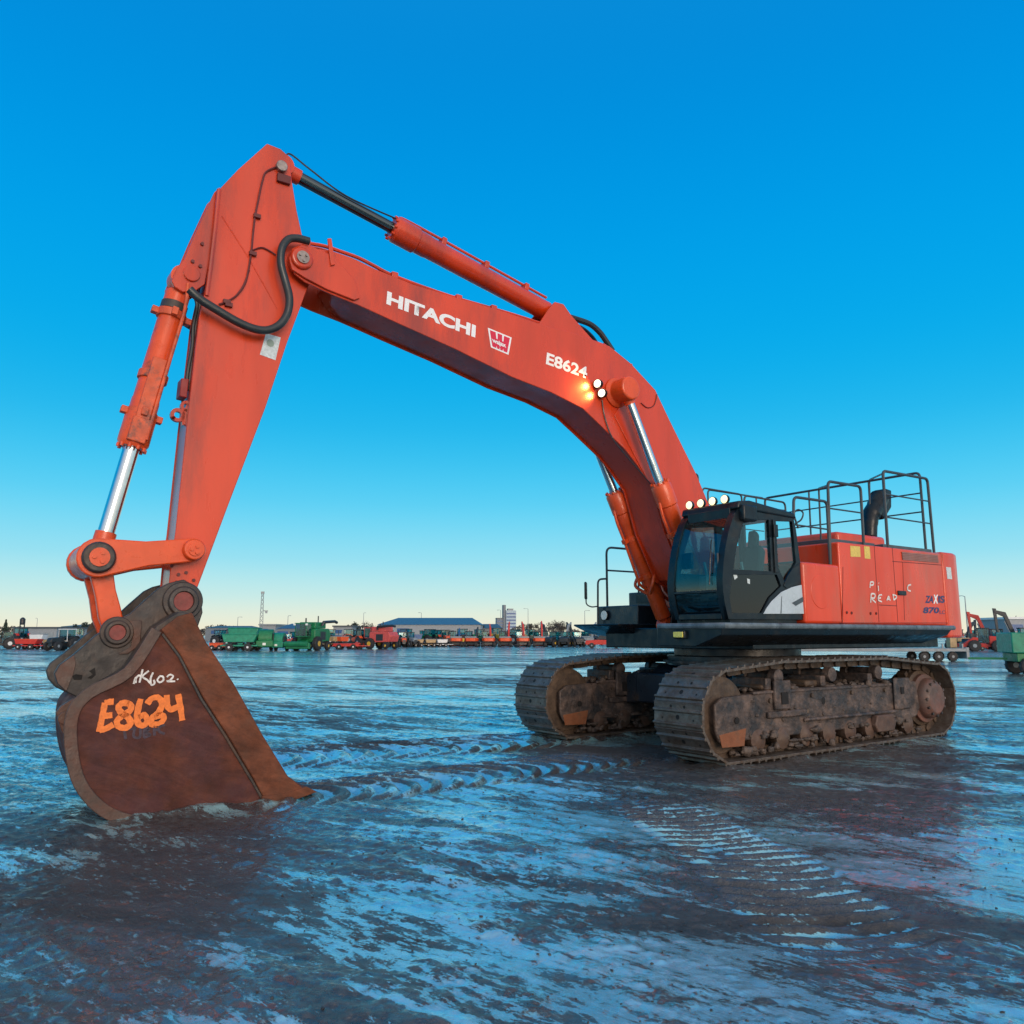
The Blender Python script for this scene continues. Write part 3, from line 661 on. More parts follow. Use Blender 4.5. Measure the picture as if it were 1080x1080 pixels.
# panel joints, grille, latches on the house side
M_GAP = mat('panel_gap', (.10,.012,.010), .6)
YH = 2.15
bm = NB()
def seamline(pxs, w=.012):
    for (a, b) in zip(pxs[:-1], pxs[1:]):
        p = P(*a, YH); q = P(*b, YH); d = (q-p).normalized(); s = Vector((-d.z,0,d.x))*w*.5
        prism(bm, [(p.x+s.x,p.z+s.z),(q.x+s.x,q.z+s.z),(q.x-s.x,q.z-s.z),(p.x-s.x,p.z-s.z)], YH, YH+.0025)
for l in ([(922,576),(927,656)], [(941,578),(947,656)], [(889,598),(888.5,656)], [(941,592),(993,596)], [(952,593),(954,654)], [(927,638),(946,639)], [(886,657),(1000,657)], [(993.5,584),(1000.5,657)]): seamline(l)
fin('panel_seam', bm, M_GAP, house, smooth=0)
g0 = PX([(950.5,582),(988,585.5),(989.5,593.5),(951.5,590.5)], YH)
bm = NB(); prism(bm, g0, YH+.001, YH+.006); gr = fin('air_grille', bm, mat('grille_dark', (.20,.060,.045), .6), house, smooth=0)
bm = NB()
for k in range(5):
    t = (k+.5)/5; a = lerp2(g0[0], g0[3], t); b = lerp2(g0[1], g0[2], t); prism(bm, [(a[0],a[1]-.012),(b[0],b[1]-.012),(b[0],b[1]+.012),(a[0],a[1]+.012)], YH+.006, YH+.016)
fin('slat', bm, mat('slat_grey', (.26,.12,.10), .5), gr, smooth=0)
bm = NB(); q = P(950.5,625.5,YH); box(bm, q.x-.13, q.x+.13, YH+.001, YH+.03, q.z-.04, q.z+.04); fin('door_handle', bm, M_BLACK, house, bevel=.01)
for px_, m_ in (([(896.5,575.5),(907,576.5),(907.5,587.5),(897,587)], M_YELLOW), ([(911,576),(917,576.5),(918,589.5),(912,589)], M_YELLOW)):
    bm = NB(); prism(bm, PX(px_, YH), YH+.001, YH+.003); fin('warning_label', bm, m_, house, smooth=0)
bm = NB(); 
for a, b in ((893,646),(898,646.5),(918,647),(924,647)): q = P(a,b,YH); cyl(bm, (q.x,YH,q.z), (q.x,YH+.01,q.z), .025, 8)
fin('latch', bm, M_GAP, house)
# embossed round access cover on the low section
q = P(866, 624, YH); bm = NB(); lathe(bm, (q.x,YH-.01,q.z), (q.x,YH+.012,q.z), [(0,.28),(.012,.28),(.016,.275)], 32); fin('access_cover', bm, M_BODY, lowb, smooth=10)
bm = NB(); 
text_on('lettering', 'ZA', (975.6,636), (984.2,636), (976.8,628.2), YH+.004, M_DECBLUE, house, .04)
text_on('lettering', 'X', (984.4,636.6), (989.3,636.6), (984.6,627.2), YH+.004, M_WHITE, house, .05)
text_on('lettering', 'IS', (989.6,636), (996.4,636), (989.6,628.2), YH+.004, M_DECBLUE, house, .04)
text_on('lettering', '870', (973.3,647), (990.2,647), (974.2,640.3), YH+.004, M_DECBLUE, house, .04)
text_on('lettering', 'LC', (991,647.6), (996.6,647.6), (991.2,643.8), YH+.004, M_DECBLUE, house, .01)
bm.free()
def Hh(*pts): return [(900+a/9, 590+b/9) for a, b in pts]
strokes('lettering', [Hh((158,270),(162,215)), Hh((162,215),(190,215),(188,240),(165,245)), Hh((240,222),(243,228)), Hh((236,250),(240,300)),
    Hh((165,410),(170,325)), Hh((170,325),(205,330),(200,365),(175,370),(212,410)), Hh((272,335),(242,345),(238,385),(272,402)), Hh((240,368),(262,366)),
    Hh((318,390),(335,350),(350,392)), Hh((322,378),(346,376)), Hh((378,335),(382,385)), Hh((372,335),(408,345),(408,365),(382,385)),
    Hh((548,240),(520,250),(518,290),(545,300))], .028, YH+.005, M_CHALK, house)
# counterweight
cwo = [(-6.51,-2.12),(-6.51,2.16),(-6.95,2.16),(-7.20,2.08),(-7.45,1.75),(-7.62,1.1),(-7.68,0),(-7.62,-1.1),(-7.45,-1.75),(-7.20,-2.08),(-6.95,-2.12)]
bm = NB(); prism(bm, cwo, 1.80, 3.46, 'Z'); cw = fin('counterweight', bm, M_BODY, EX, bevel=.05, seg=3)
bm = NB(); q = PX([(997.5,598),(1002.5,598.5),(1004,611),(999,610.5)], 2.16); prism(bm, q, 2.162, 2.166); fin('label_plate', bm, M_PALE, cw, smooth=0)
# exhaust stack
bm = NB(); tube(bm, [P(a, b, .9) for a, b in [(917,566),(917.5,552),(919,543),(924,534),(928,524)]], [.15,.16,.18,.19,.20], 16); q = P(929,522,.9); fin('exhaust_stack', bm, M_BLACK, EX)
bm = NB(); prism(bm, PX([(928,516),(934,518),(934,536),(926,549),(924,546),(920,535)], .9), .76, 1.04); fin('exhaust_hood', bm, M_BLACK, EX, bevel=.03)

# ---------------- handrails
def hr(pts, r=.022, nm='handrail', rc=.10):
    bm = NB(); r *= .82; rail(bm, [P(a,b,Y) if not isinstance(a, str) else b for a, b, Y in pts], r, rc); return fin(nm, bm, M_RAIL, EX)
YR = 2.0
hr([(837,548,YR),(837,524,YR),(872,529,YR),(876,603,YR)], .03)
hr([(839,553.5,YR),(874,558.5,YR)], .018); hr([(838,546,YR),(842,557,YR)], .02)
hr([(876,598,YR),(873,507.5,YR),(907.5,513,YR),(911.5,584,YR)], .032)
hr([(874,536,YR),(909,541,YR)], .018)
hr([(937,586,YR),(931,496.5,YR),(978,505,YR),(985.8,590,YR)], .034)
hr([(933,521,YR),(981,529,YR)], .018); hr([(935,545.5,YR),(983,552.5,YR)], .018)
ZR = 4.55; XR = -6.35
def zof(a, b, Y): return P(a, b, Y)
# rear cross rail from the near rear corner across the machine
pN = P(978,507,YR); xr = pN.x
def hx(pts, r=.026, rc=.1):
    bm = NB(); r *= .82; rail(bm, pts, r, rc); return fin('handrail', bm, M_RAIL, EX)
za = P(987,504,1.75).z
hx([(-6.42,1.9,3.5),(-6.50,1.85,za),(-6.5,-1.9,za),(-6.45,-1.9,3.5)], .032)
for zz in (za-.42, za-.80): hx([(-6.48,1.88,zz),(-6.48,-1.9,zz)], .018)
for yy in (.75,-.7): hx([(-6.48,yy,3.5),(-6.5,yy,za)], .024)
# far-side mid hoops seen through
hr([(917.5,521,.9),(917,506,.9),(931,500,.9)], .024) if False else hx([P(917.5,545,.9), P(917,506,.9), P(931,499.5,YR)], .022)
hx([P(866,572,1.0), P(863.5,515,1.0), P(873,512,YR)], .022)
zf = P(940,519,-1.6).z
hx([(-2.3,-1.9,2.7),(-2.3,-1.9,zf-.3),(-4.2,-1.9,zf-.3),(-4.2,-1.9,3.5)], .024); hx([(-2.3,-1.9,zf-.62),(-4.2,-1.9,zf-.62)], .016)
hx([(-4.5,-1.9,3.5),(-4.5,-1.9,za),(-6.4,-1.9,za)], .024); hx([(-4.5,-1.9,za-.45),(-6.4,-1.9,za-.45)], .016); hx([(-4.5,-1.9,za-.8),(-6.4,-1.9,za-.8)], .016)
# front walkway rails seen over the cab roof
hr([(740,530,-1.4),(741,514.5,-1.4),(782,521.5,-1.4),(783.5,545,-1.4)], .024); hr([(745,523,-1.4),(783,529,-1.4)], .018) if False else None
hr([(785,545,.2),(785,522.5,.2),(828,530,.2),(829,548,.2)], .024); hr([(786,533.5,.2),(829,538.5,.2)], .018); hr([(797.5,524.5,.2),(798,540,.2)], .018)
bm = NB(); tube(bm, [P(a,b,1.9) for a, b in [(838,540),(842,537.5),(847,541),(845,548),(839,552)]], .014, 6); fin('cable', bm, M_HOSE, EX)
# far side step rails and mirror
hr([(647.5,640,-2.05),(645,577,-2.05),(690,581,-2.05)], .03) if False else None
pa = P(646,575,-2.1)
hx([(-1.62,-2.1,2.3),(-1.62,-2.1,3.62),(-2.75,-2.1,3.62),(-2.75,-2.1,2.5)], .028, .15); hx([(-1.62,-2.1,3.15),(-2.75,-2.1,3.15)], .022)
hx([(-1.62,-2.1,2.98),(-1.38,-2.1,2.96),(-1.36,-2.1,2.02)], .024)
mr = hx([(-1.36,-2.1,2.42),(-1.20,-2.1,2.40),(-1.08,-2.12,2.45),(-1.08,-2.12,2.62)], .016)
bm = NB(); obox(bm, (-1.06,-2.1,2.72), (.05,.24,.34), rz=-.75); fin('mirror', bm, M_BLACK, mr, bevel=.02)

# ---------------- cab
Yn, Yf = 2.10, .97
cab_px = [(768.5,653),(764.5,636),(762.8,624),(762,611),(763,595),(765,578),(768.5,560),(773,546),(779,535),(792,538.5),(836.7,545.6),(839.6,559),(843,585),(845.5,605),(847,622),(847.8,653.5)]
co = PX(cab_px, Yn)
w1 = PX([(784.5,549),(810.7,548),(813.7,602.6),(773.5,600.4),(777.4,575)], Yn)
w2 = PX([(817.5,549.3),(835.5,549.8),(839.6,593),(828.5,616.5),(824,604.8),(820.5,598)], Yn)
w3 = PX([(772.5,606),(819.5,606),(824,618),(812,630),(803.5,646.5),(772,646.5),(769.5,630)], Yn)
cab = plate('cab', co, [w1, w2, w3], Yn-.06, Yn, M_BLACK, EX)
plate('far_side_frame', co, [w1, w2], Yf, Yf+.06, M_BLACK, cab)
for hp_, nm, gm in ((w1,'door_window',M_GLASS), (w2,'rear_side_window',M_GLASS), (w3,'door_lower_window',M_GLASSD)):
    bm = NB(); prism(bm, offset_poly(hp_, -.012), Yn-.035, Yn-.025); fin(nm, bm, gm, cab, smooth=0)
for hp_ in (w1, w2):
    bm = NB(); prism(bm, offset_poly(hp_, -.012), Yf+.025, Yf+.035); fin('far_window', bm, M_GLASS, cab, smooth=0)
fp = PX(cab_px[:9], Yn)            # front profile, bottom to top
def front(name, i0, i1, y0, y1, m, back=.0, th=.05, parent=cab):
    a = [(x-back, z) for x, z in fp[i0:i1+1]]; b = [(x-back-th, z) for x, z in reversed(fp[i0:i1+1])]
    bm = NB(); prism(bm, a+b, y0, y1); return fin(name, bm, m, parent, bevel=.0)
front('corner_pillar', 0, 8, Yn-.12, Yn-.061, M_BLACK, 0, .14); front('front_pillar', 0, 8, Yf+.061, Yf+.14, M_BLACK, 0, .12)
front('front_header', 6, 8, Yf+.14, Yn-.12, M_BLACK, .002, .06) if False else None
zc = [p[1] for p in fp]
bm = NB()
def front_at(z):
    for (xa, za_), (xb, zb) in zip(fp[:-1], fp[1:]):
        if za_ <= z <= zb or zb <= z <= za_: return xa+(xb-xa)*(z-za_)/(zb-za_)
    return fp[-1][0]
def bar(z0, z1): box(bm, front_at((z0+z1)/2)-.07, front_at((z0+z1)/2)+.004, Yf+.14, Yn-.12, z0, z1)
zb_, ztp = fp[0][1], fp[-1][1]
bar(zb_, zb_+.09); bar(ztp-.16, ztp); 
zm = P(763,623,Yn).z; bar(zm-.02, zm+.02); fin('front_frame', bm, M_BLACK, cab, bevel=.01)
def gl(name, z0, z1, m):
    zs = [z0+(z1-z0)*k/8 for k in range(9)]; a = [(front_at(z)-.02, z) for z in zs]; b = [(front_at(z)-.03, z) for z in reversed(zs)]
    bm2 = NB(); prism(bm2, a+b, Yf+.14, Yn-.12); return fin(name, bm2, m, cab)
gl('windscreen', zm+.02, ztp-.16, M_GLASS); gl('lower_windscreen', zb_+.09, zm-.02, M_GLASSD)
xr0 = co[10][0]; xr1 = co[-1][0]
rf = [(fp[-1][0]+.06, ztp-.02),(fp[-1][0]+.02, ztp+.10),(fp[-1][0]-.25, ztp+.13),(xr0, co[10][1]+.07),(xr0-.06, co[10][1]-.02)]
bm = NB(); prism(bm, rf, Yf-.02, Yn+.03); roof = fin('roof', bm, M_BLACK, cab, bevel=.03, seg=3)
q = P(785,541,Yn); bm = NB(); box(bm, q.x-.20, q.x+.13, Yn-.02, Yn+.10, q.z-.13, q.z+.12); fin('corner_lamp_box', bm, M_BLACK, cab, bevel=.03)
bm = NB(); box(bm, xr0-.05, xr0+.02, Yf+.06, Yn-.06, zb_, zb_+.6); box(bm, xr0-.03, fp[0][0]-.1, Yf, Yn-.06, zb_-.05, zb_+.02); box(bm, xr0-.05, xr0+.0, Yf+.06, Yf+.12, zb_+.6, co[10][1]); fin('rear_panel', bm, M_BLACK, cab)
# roof lamps
for k in range(4):
    y = Yf + .12 + k*.245; x = fp[-1][0]+.0; z = ztp+.165
    bm = NB(); lathe(bm, (x-.09,y,z), (x,y,z), [(0,.04),(.04,.070),(.09,.075)], 18); cyl(bm, (x-.05,y,z-.14), (x-.05,y,z-.06), .02, 8); o = fin('roof_lamp', bm, M_BLACK, cab)
    bm = NB(); lathe(bm, (x+.001,y,z), (x+.02,y,z), [(0,.066),(.012,.060),(.019,.02)], 18); fin('lens', bm, M_LAMP, o)
# lower rear swoosh panels
bm = NB(); prism(bm, PX([(804.5,647.5),(808,641),(813,634.2),(823.3,624.5),(834,619.5),(844.5,616.8),(847,647.5)], Yn), Yn+.001, Yn+.02); sw = fin('silver_panel', bm, M_SILVER, cab, bevel=.006)
bm = NB(); prism(bm, PX([(834,636),(845.5,629.5),(846,634.5),(838,639)], Yn), Yn+.021, Yn+.026); prism(bm, PX([(822,647),(823,629),(823.5,629),(823,647)], Yn), Yn+.021, Yn+.023); fin('vent_recess', bm, M_GREY, sw)
bm = NB(); prism(bm, PX([(826,618),(830,608),(836,599.5),(842.5,594.5),(844.5,615.5),(834,618),(829,620.5)], Yn), Yn+.001, Yn+.012); fin('quarter_panel', bm, M_BLACK, cab, bevel=.004)
bm = NB(); prism(bm, PX([(814,548),(817,548),(820,604),(816.5,604)], Yn), Yn+.001, Yn+.025); q = P(816,560,Yn); box(bm, q.x-.05, q.x+.05, Yn+.026, Yn+.05, q.z-.1, q.z+.1); fin('door_post', bm, M_BLACK, cab, bevel=.006)
for px_ in ([(773,604.5),(776.5,604),(778,609),(775,611.5)], [(788,610),(791,611),(791,616),(788.5,615)]):
    bm = NB(); prism(bm, PX(px_, Yn-.02), Yn-.024, Yn-.021); fin('sticker', bm, M_PALE, cab, smooth=0)
# interior: seat, console, monitor, levers
bm = NB(); xs = (co[10][0]+fp[0][0])/2
box(bm, xs-.45, xs+.10, 1.27, 1.80, zb_+.42, zb_+.58); prism(bm, [(xs-.50,zb_+.55),(xs-.34,zb_+.55),(xs-.50,zb_+1.25),(xs-.64,zb_+1.15)], 1.36, 1.70); prism(bm, [(xs-.58,zb_+1.2),(xs-.46,zb_+1.2),(xs-.50,zb_+1.50),(xs-.60,zb_+1.42)], 1.44, 1.62)
box(bm, xs-.40, xs+.05, 1.3, 1.75, zb_+.03, zb_+.42)
fin('operator_seat', bm, mat('seat_fabric', (.02,.022,.026), .8), cab, bevel=.04)
bm = NB(); box(bm, xs-.35, xs+.30, 1.06, 1.22, zb_+.05, zb_+.72); box(bm, xs-.35, xs+.25, 1.84, 2.0, zb_+.05, zb_+.66); cyl(bm, (xs+.2,1.15,zb_+.7), (xs+.26,1.15,zb_+.95), .025, 8); cyl(bm, (xs+.2,1.9,zb_+.64), (xs+.26,1.9,zb_+.90), .025, 8); fin('control_console', bm, M_GREY, cab, bevel=.02)
bm = NB(); obox(bm, (fp[0][0]-.22,1.12,zb_+.95), (.05,.22,.26)); fin('monitor', bm, M_BLACK, cab, bevel=.01)
bm = NB(); tube(bm, [(front_at(zm+.2)+.012,1.85,zm+.1),(front_at(zm+.5)+.014,1.84,zm+.5),(front_at(zm+.8)+.014,1.80,zm+.8)], .010, 6); fin('wiper', bm, M_BLACK, cab)
bm = NB(); q = P(765,600,Yn); obox(bm, (q.x+.02,Yn-.12,q.z), (.03,.03,.5)); fin('grab_handle', bm, M_RAIL, cab, bevel=.01)

# ---------------- undercarriage
bm = NB()
box(bm, -4.5, -1.45, -1.15, 1.15, .62, 1.16)
prism(bm, [(-4.1,1.16),(-1.8,1.16),(-2.0,1.30),(-3.9,1.30)], -1.1, 1.1)
for xx in (-1.85, -4.05):
    for sy in (1,-1):
        prism(bm, [(sy*1.10,1.22),(sy*1.55,1.05),(sy*1.95,.98),(sy*1.95,.55),(sy*1.10,.62)], xx-.38, xx+.38, 'X')
fin('car_body', bm, M_NAVY, EX, bevel=.03)

TC = 1.785; SW = .94          # track centre, shoe width (metres)
circ = [(-.13,.700,.62),(-1.30,1.335,.08),(-4.15,1.345,.08),(-5.76,.700,.60)]    # idler, rollers, sprocket: chain centre line
def hull_path():
    pts = []
    for (x, z, r) in circ:
        for k in range(96):
            a = 2*math.pi*k/96; pts.append((x+r*math.cos(a), z+r*math.sin(a)))
    pts += [(-.6,.095),(-5.2,.095)]
    pts = sorted(set((round(a,5), round(b,5)) for a, b in pts))
    def half(ps):
        h = []
        for p in ps:
            while len(h) >= 2 and (h[-1][0]-h[-2][0])*(p[1]-h[-2][1])-(h[-1][1]-h[-2][1])*(p[0]-h[-2][0]) <= 0: h.pop()
            h.append(p)
        return h
    lo = half(pts); up = half(list(reversed(pts))); return lo[:-1]+up[:-1]
hp_ = hull_path()
seglen = [math.dist(hp_[i], hp_[(i+1) % len(hp_)]) for i in range(len(hp_))]; PER = sum(seglen)
NS = 44; PITCHS = PER/NS
def path_at(s):
    s %= PER
    for i, l in enumerate(seglen):
        if s <= l:
            a = hp_[i]; b = hp_[(i+1) % len(hp_)]; t = s/l; return (a[0]+(b[0]-a[0])*t, a[1]+(b[1]-a[1])*t), math.atan2(b[1]-a[1], b[0]-a[0])
        s -= l
    return hp_[0], 0
# one shoe: local x along path, local z outward (below path when walking counter-clockwise -> outward is -normal)
def shoe_mesh():
    bm = NB(); h = PITCHS/2+.018
    prof_ = [(-h,-.022),(h-.012,-.022),(h-.012,.010),(h-.05,.014),(h-.06,.050),(h-.085,.052),(h-.098,.016),(-.045,.016),(-.058,.048),(-.085,.048),(-.098,.016),(-h+.03,.018),(-h,.026)]
    prism(bm, prof_, -SW/2, SW/2)
    n0 = len(bm.faces)
    for (x, y, r) in ((.02,0,.036),(-.13,-.13,.022),(-.13,.13,.022),(.045,-.30,.016),(.045,.30,.016)):
        ring = [bm.verts.new((x+r*math.cos(k*.628), y+r*math.sin(k*.628), .0185)) for k in range(10)]; bm.faces.new(ring)
    bm.faces.ensure_lookup_table()
    for f in bm.faces[n0:]: f.material_index = 1
    return bm
trk_empty_parent = EX
def build_track(sy):
    # frame is the part's own mesh
    bm = NB()
    fo = [(-.35,.30),(.02,.34),(.12,.50),(.12,.80),(-.05,.93),(-.9,.98),(-1.1,1.02),(-4.6,1.02),(-4.9,1.06),(-5.35,1.02),(-5.45,.55),(-5.3,.40),(-4.8,.31),(-.6,.31)]
    prism(bm, fo, -.30, .30)
    tr = fin('track', bm, M_TFRAME, EX, bevel=.025)
    tr.location = (0, sy*TC, 0)
    for fy in ((.301,.36), (-.36,-.301)):
        bm = NB(); prism(bm, [(-.42,.30),(.06,.32),(.15,.50),(.15,.86),(-.02,.96),(-.62,.98),(-.66,.52)], *fy); fin('idler_guard', bm, M_TFRAME, tr, bevel=.02)
        bm = NB(); prism(bm, [(-.44,.25),(.04,.26),(.09,.44),(-.50,.50)], fy[0]+math.copysign(.062,fy[0]) if fy[0]>0 else -.372, fy[0]+.072 if fy[0]>0 else -.362); fin('rusty_guard_foot', bm, M_TRUST, tr, bevel=.006)
        bm = NB(); box(bm, -1.62, -1.22, *fy, .72, 1.16); box(bm, -2.0,-1.05, *fy, .60,.70); fin('adjuster_cover', bm, M_TFRAME, tr, bevel=.02)
        bm = NB(); box(bm, -5.05, -4.55, *fy, .55, 1.10); box(bm, -4.6,-1.95,*fy,.50,.56); fin('motor_guard', bm, M_TFRAME, tr, bevel=.03)
        y2 = fy[1]+.005 if fy[1] > .3 else fy[0]-.015
        bm = NB(); box(bm, -1.52,-1.36, y2-.004, y2+.01, .80,.98); cyl(bm, (-2.5,y2,.78),(-2.5,y2+.0,.79),.05,8) if False else None; box(bm, -4.82,-4.72,y2-.004,y2+.01,.82,.94)
        prism(bm, [(-2.52+.05*math.cos(k*.785), .80+.06*math.sin(k*.785)) for k in range(8)], *( (.301,.304) if fy[0]>0 else (-.304,-.301)))
        cyl(bm, (-.30,y2,.62), (-.30,y2+.012,.62), .05, 10)
        fin('slot', bm, mat('slot_black', (.006,.005,.005), .8), tr)
    bm = NB(); lathe(bm, (-.13,-.22,.70), (-.13,.22,.70), [(0,.40),(.02,.56),(.10,.565),(.12,.50),(.32,.50),(.34,.565),(.42,.56),(.44,.40)], 40); fin('idler', bm, M_CHAIN, tr, bevel=.01)
    bm = NB(); lathe(bm, (-5.76,-.2,.70), (-5.76,.2,.70), [(0,.40),(.05,.50),(.35,.50),(.4,.40)], 40)
    for k in range(20):
        a = 2*math.pi*k/20; obox(bm, (-5.76+.53*math.cos(a), 0, .70+.53*math.sin(a)), (.10,.16,.09), ry=-a)
    fin('sprocket', bm, M_CHAIN, tr)
    bm = NB()
    lathe(bm, (-5.76,-.46,.70), (-5.76,.46,.70), [(0,.26),(.06,.33),(.12,.36),(.20,.36),(.21,.44),(.71,.44),(.72,.36),(.80,.36),(.86,.33),(.92,.26)], 36)
    fin('travel_motor', bm, mat('mud_red_hub', (.17,.075,.055), .55, var=.3, vscale=5, dirt=(.09,.06,.05), dirt_amt=.4, bump=.3), tr, bevel=.01)
    bm = NB()
    for k in range(12):
        a = 2*math.pi*k/12
        for s in (1,-1): cyl(bm, (-5.76+.30*math.cos(a), s*.41, .70+.30*math.sin(a)), (-5.76+.30*math.cos(a), s*.45, .70+.30*math.sin(a)), .025, 8)
    fin('hub_bolt', bm, M_TFRAME, tr)
    nr = 8
    for k in range(nr):
        x = -.85-k*(4.15/(nr-1)); bm = NB(); lathe(bm, (x,-.34,.29), (x,.34,.29), [(0,.06),(.015,.085),(.03,.13),(.04,.165),(.12,.17),(.24,.14),(.44,.14),(.56,.17),(.64,.165),(.65,.13),(.665,.085),(.68,.06)], 24); fin('track_roller', bm, mat('roller_rust', (.095,.055,.040), .6, var=.45, vscale=6, dirt=(.08,.055,.04), dirt_amt=.4, bump=.3), tr)
    for x in (-3.95,-3.55):
        pass
    bm = NB(); prism(bm, [(-4.35,.22),(-3.85,.22),(-3.78,.34),(-3.86,.50),(-4.34,.50),(-4.42,.34)], .30, .42); prism(bm, [(-4.35,.22),(-3.85,.22),(-3.78,.34),(-3.86,.50),(-4.34,.50),(-4.42,.34)], -.42, -.30); fin('roller_guard', bm, mat('roller_rust', (.2,.1,.06)), tr, bevel=.02)
    for x in (-1.35,-2.75,-4.10):
        bm = NB(); lathe(bm, (x,-.36,1.215), (x,.36,1.215), [(0,.06),(.02,.115),(.14,.12),(.15,.085),(.57,.085),(.58,.12),(.70,.115),(.72,.06)], 22); cr = fin('carrier_roller', bm, M_TFRAME, tr)
        bm = NB(); box(bm, x-.10, x+.10, -.14, .14, 1.0, 1.15); box(bm, x+.13, x+.26, -.36, .30, 1.02, 1.20); fin('roller_bracket', bm, M_TFRAME, tr, bevel=.02)
    bm = NB(); box(bm, -1.85,-1.05,-.25,.25,1.02,1.10); box(bm, -2.75,-2.2,-.28,.22,1.02,1.13);  fin('caked_mud', bm, M_CHAIN, tr, bevel=.04)
    # mud packed along the frame, on the rollers and the chain
    bm = NB(); rnd = random.Random(5 if sy > 0 else 6)
    def lump(x, y, z, r):
        r0 = bmesh.ops.create_icosphere(bm, subdivisions=2, radius=r)
        ax, ay, az = rnd.uniform(.8,1.8), rnd.uniform(.5,1.0), rnd.uniform(.5,1.0); ph = rnd.random()*6
        for v in r0['verts']:
            k = 1 + .28*math.sin(v.co.x*45/r*.08+ph) + .22*math.sin(v.co.z*60/r*.08+ph*2) + .18*rnd.random(); v.co = Vector((x+v.co.x*ax*k, y+v.co.y*ay*k, z+v.co.z*az*k))
    for k in range(120):
        for s_ in (1,-1):
            x = rnd.uniform(-5.3,-.3); lump(x, s_*rnd.uniform(.22,.36), rnd.choice((.13,.15,.18,.24,.35,.37)), rnd.uniform(.025,.062))
    for k in range(70): lump(rnd.uniform(-4.9,-.7), rnd.uniform(-.28,.30), 1.02, rnd.uniform(.03,.08))
    for k in range(26):
        for s_ in (1,-1): lump(rnd.uniform(-5.0,-.2), s_*.30, rnd.uniform(.45,.95), rnd.uniform(.015,.035))
    fin('packed_mud', bm, mat('packed_mud', (.085,.062,.050), .65, var=.5, vscale=9, dirt=(.040,.034,.032), dirt_amt=.4, dscale=6, bump=.8, bscale=40), tr, smooth=180)['kind'] = 'stuff'
    # weld ribs and bolts on the side of the frame
    for s_ in (1,-1):
        bm = NB()
        box(bm, -4.5, -.75, min(s_*.302,s_*.33), max(s_*.302,s_*.33), .97, 1.01)
        fin('frame_rib', bm, M_TFRAME, tr, bevel=.008)
        for x, z in ((-.62,.88),(-.62,.60),(-2.2,.9),(-3.3,.9),(-4.3,.9),(-2.05,.66),(-1.15,.86)):
            bm = NB(); cyl(bm, (x,s_*.301,z), (x,s_*.335,z), .035, 8); fin('bolt', bm, M_CHAIN, tr)
    # chain
    bm = NB()
    for k in range(NS):
        (x, z), a = path_at(k*PITCHS)
        for y in (-.13,.13): obox(bm, (x + .045*math.cos(a+math.pi/2), y, z + .045*math.sin(a+math.pi/2)), (PITCHS*.82,.07,.11), ry=-a)
        (x, z), a = path_at((k+.5)*PITCHS)
        c0 = Vector((x + .05*math.cos(a+math.pi/2), 0, z + .05*math.sin(a+math.pi/2))); cyl(bm, c0-Vector((0,.20,0)), c0+Vector((0,.20,0)), .042, 10)
    fin('track_chain', bm, M_CHAIN, tr)
    # shoes
    first = None
    for k in range(NS):
        (x, z), a = path_at(k*PITCHS)
        if first is None:
            first = o = fin('track_shoe', shoe_mesh(), M_SHOE, tr, bevel=.004); o.data.materials.append(mat('slot_black', (.006,.005,.005), .8))
        else:
            o = first.copy(); COL.objects.link(o); o.parent = tr
        # outward normal of a counter-clockwise path is to the right of travel
        nx, nz = math.sin(a), -math.cos(a)
        o.location = (x+nx*.03, 0, z+nz*.03); o.rotation_euler = (math.pi, -(a), 0) if False else (0, -(a+math.pi), 0)
    return tr
build_track(1)
build_track(-1)
# ================================================================== BACKGROUND
M_TYRE = mat('tyre_rubber', (.018,.018,.020), .7, var=.2)
M_TEAL = glass('machine_cab_glass', (.45,.80,.86))
M_REDM = mat('machine_red', (.50,.030,.020), .4, var=.15)
M_ORM = mat('machine_orange', (.66,.085,.020), .4, var=.15)
M_GRNM = mat('machine_green', (.010,.16,.058), .4, var=.25)
M_TGRN = mat('machine_teal_green', (.012,.22,.13), .4, var=.25)
M_YELM = mat('machine_yellow', (.55,.33,.03), .45, var=.2)
M_TANM = mat('machine_tan', (.38,.26,.13), .55, var=.25)
M_WHTM = mat('machine_white', (.62,.64,.65), .4, var=.08)
M_GRYM = mat('machine_grey', (.22,.25,.27), .5, var=.2)
M_DRKM = mat('machine_dark', (.018,.022,.028), .45, var=.25)
M_BLUM = mat('machine_blue', (.02,.08,.22), .4, var=.2)
M_PINKM = mat('machine_faded_red', (.52,.075,.065), .5, var=.25)

def wheel(parent, x, y, r, w, rim=None, nm='wheel'):
    bm = NB(); lathe(bm, (x,y-w/2,r), (x,y+w/2,r), [(0,r*.62),(w*.05,r*.90),(w*.2,r),(w*.8,r),(w*.95,r*.90),(w,r*.62)], 20)
    for k in range(14):
        a = 2*math.pi*k/14; obox(bm, (x+r*1.0*math.cos(a), y, r+r*1.0*math.sin(a)), (r*.08,w*.8,r*.12), ry=-a)
    o = fin(nm, bm, M_TYRE, parent)
    bm = NB(); lathe(bm, (x,y-w*.51,r), (x,y+w*.51,r), [(0,r*.2),(.01,r*.52),(w*1.02-.01,r*.52),(w*1.02,r*.2)], 16); fin('rim', bm, rim or M_YELM, o); return o
def part(nm, m, parent, *boxes, bevel=.03):
    bm = NB()
    for b in boxes: box(bm, *b)
    return fin(nm, bm, m, parent, bevel=bevel)
def place(o, px, py, yaw, dy=0.0):
    q = gnd(px, py); o.location = (q.x, q.y+dy, 0); o.rotation_euler = (0,0,yaw)
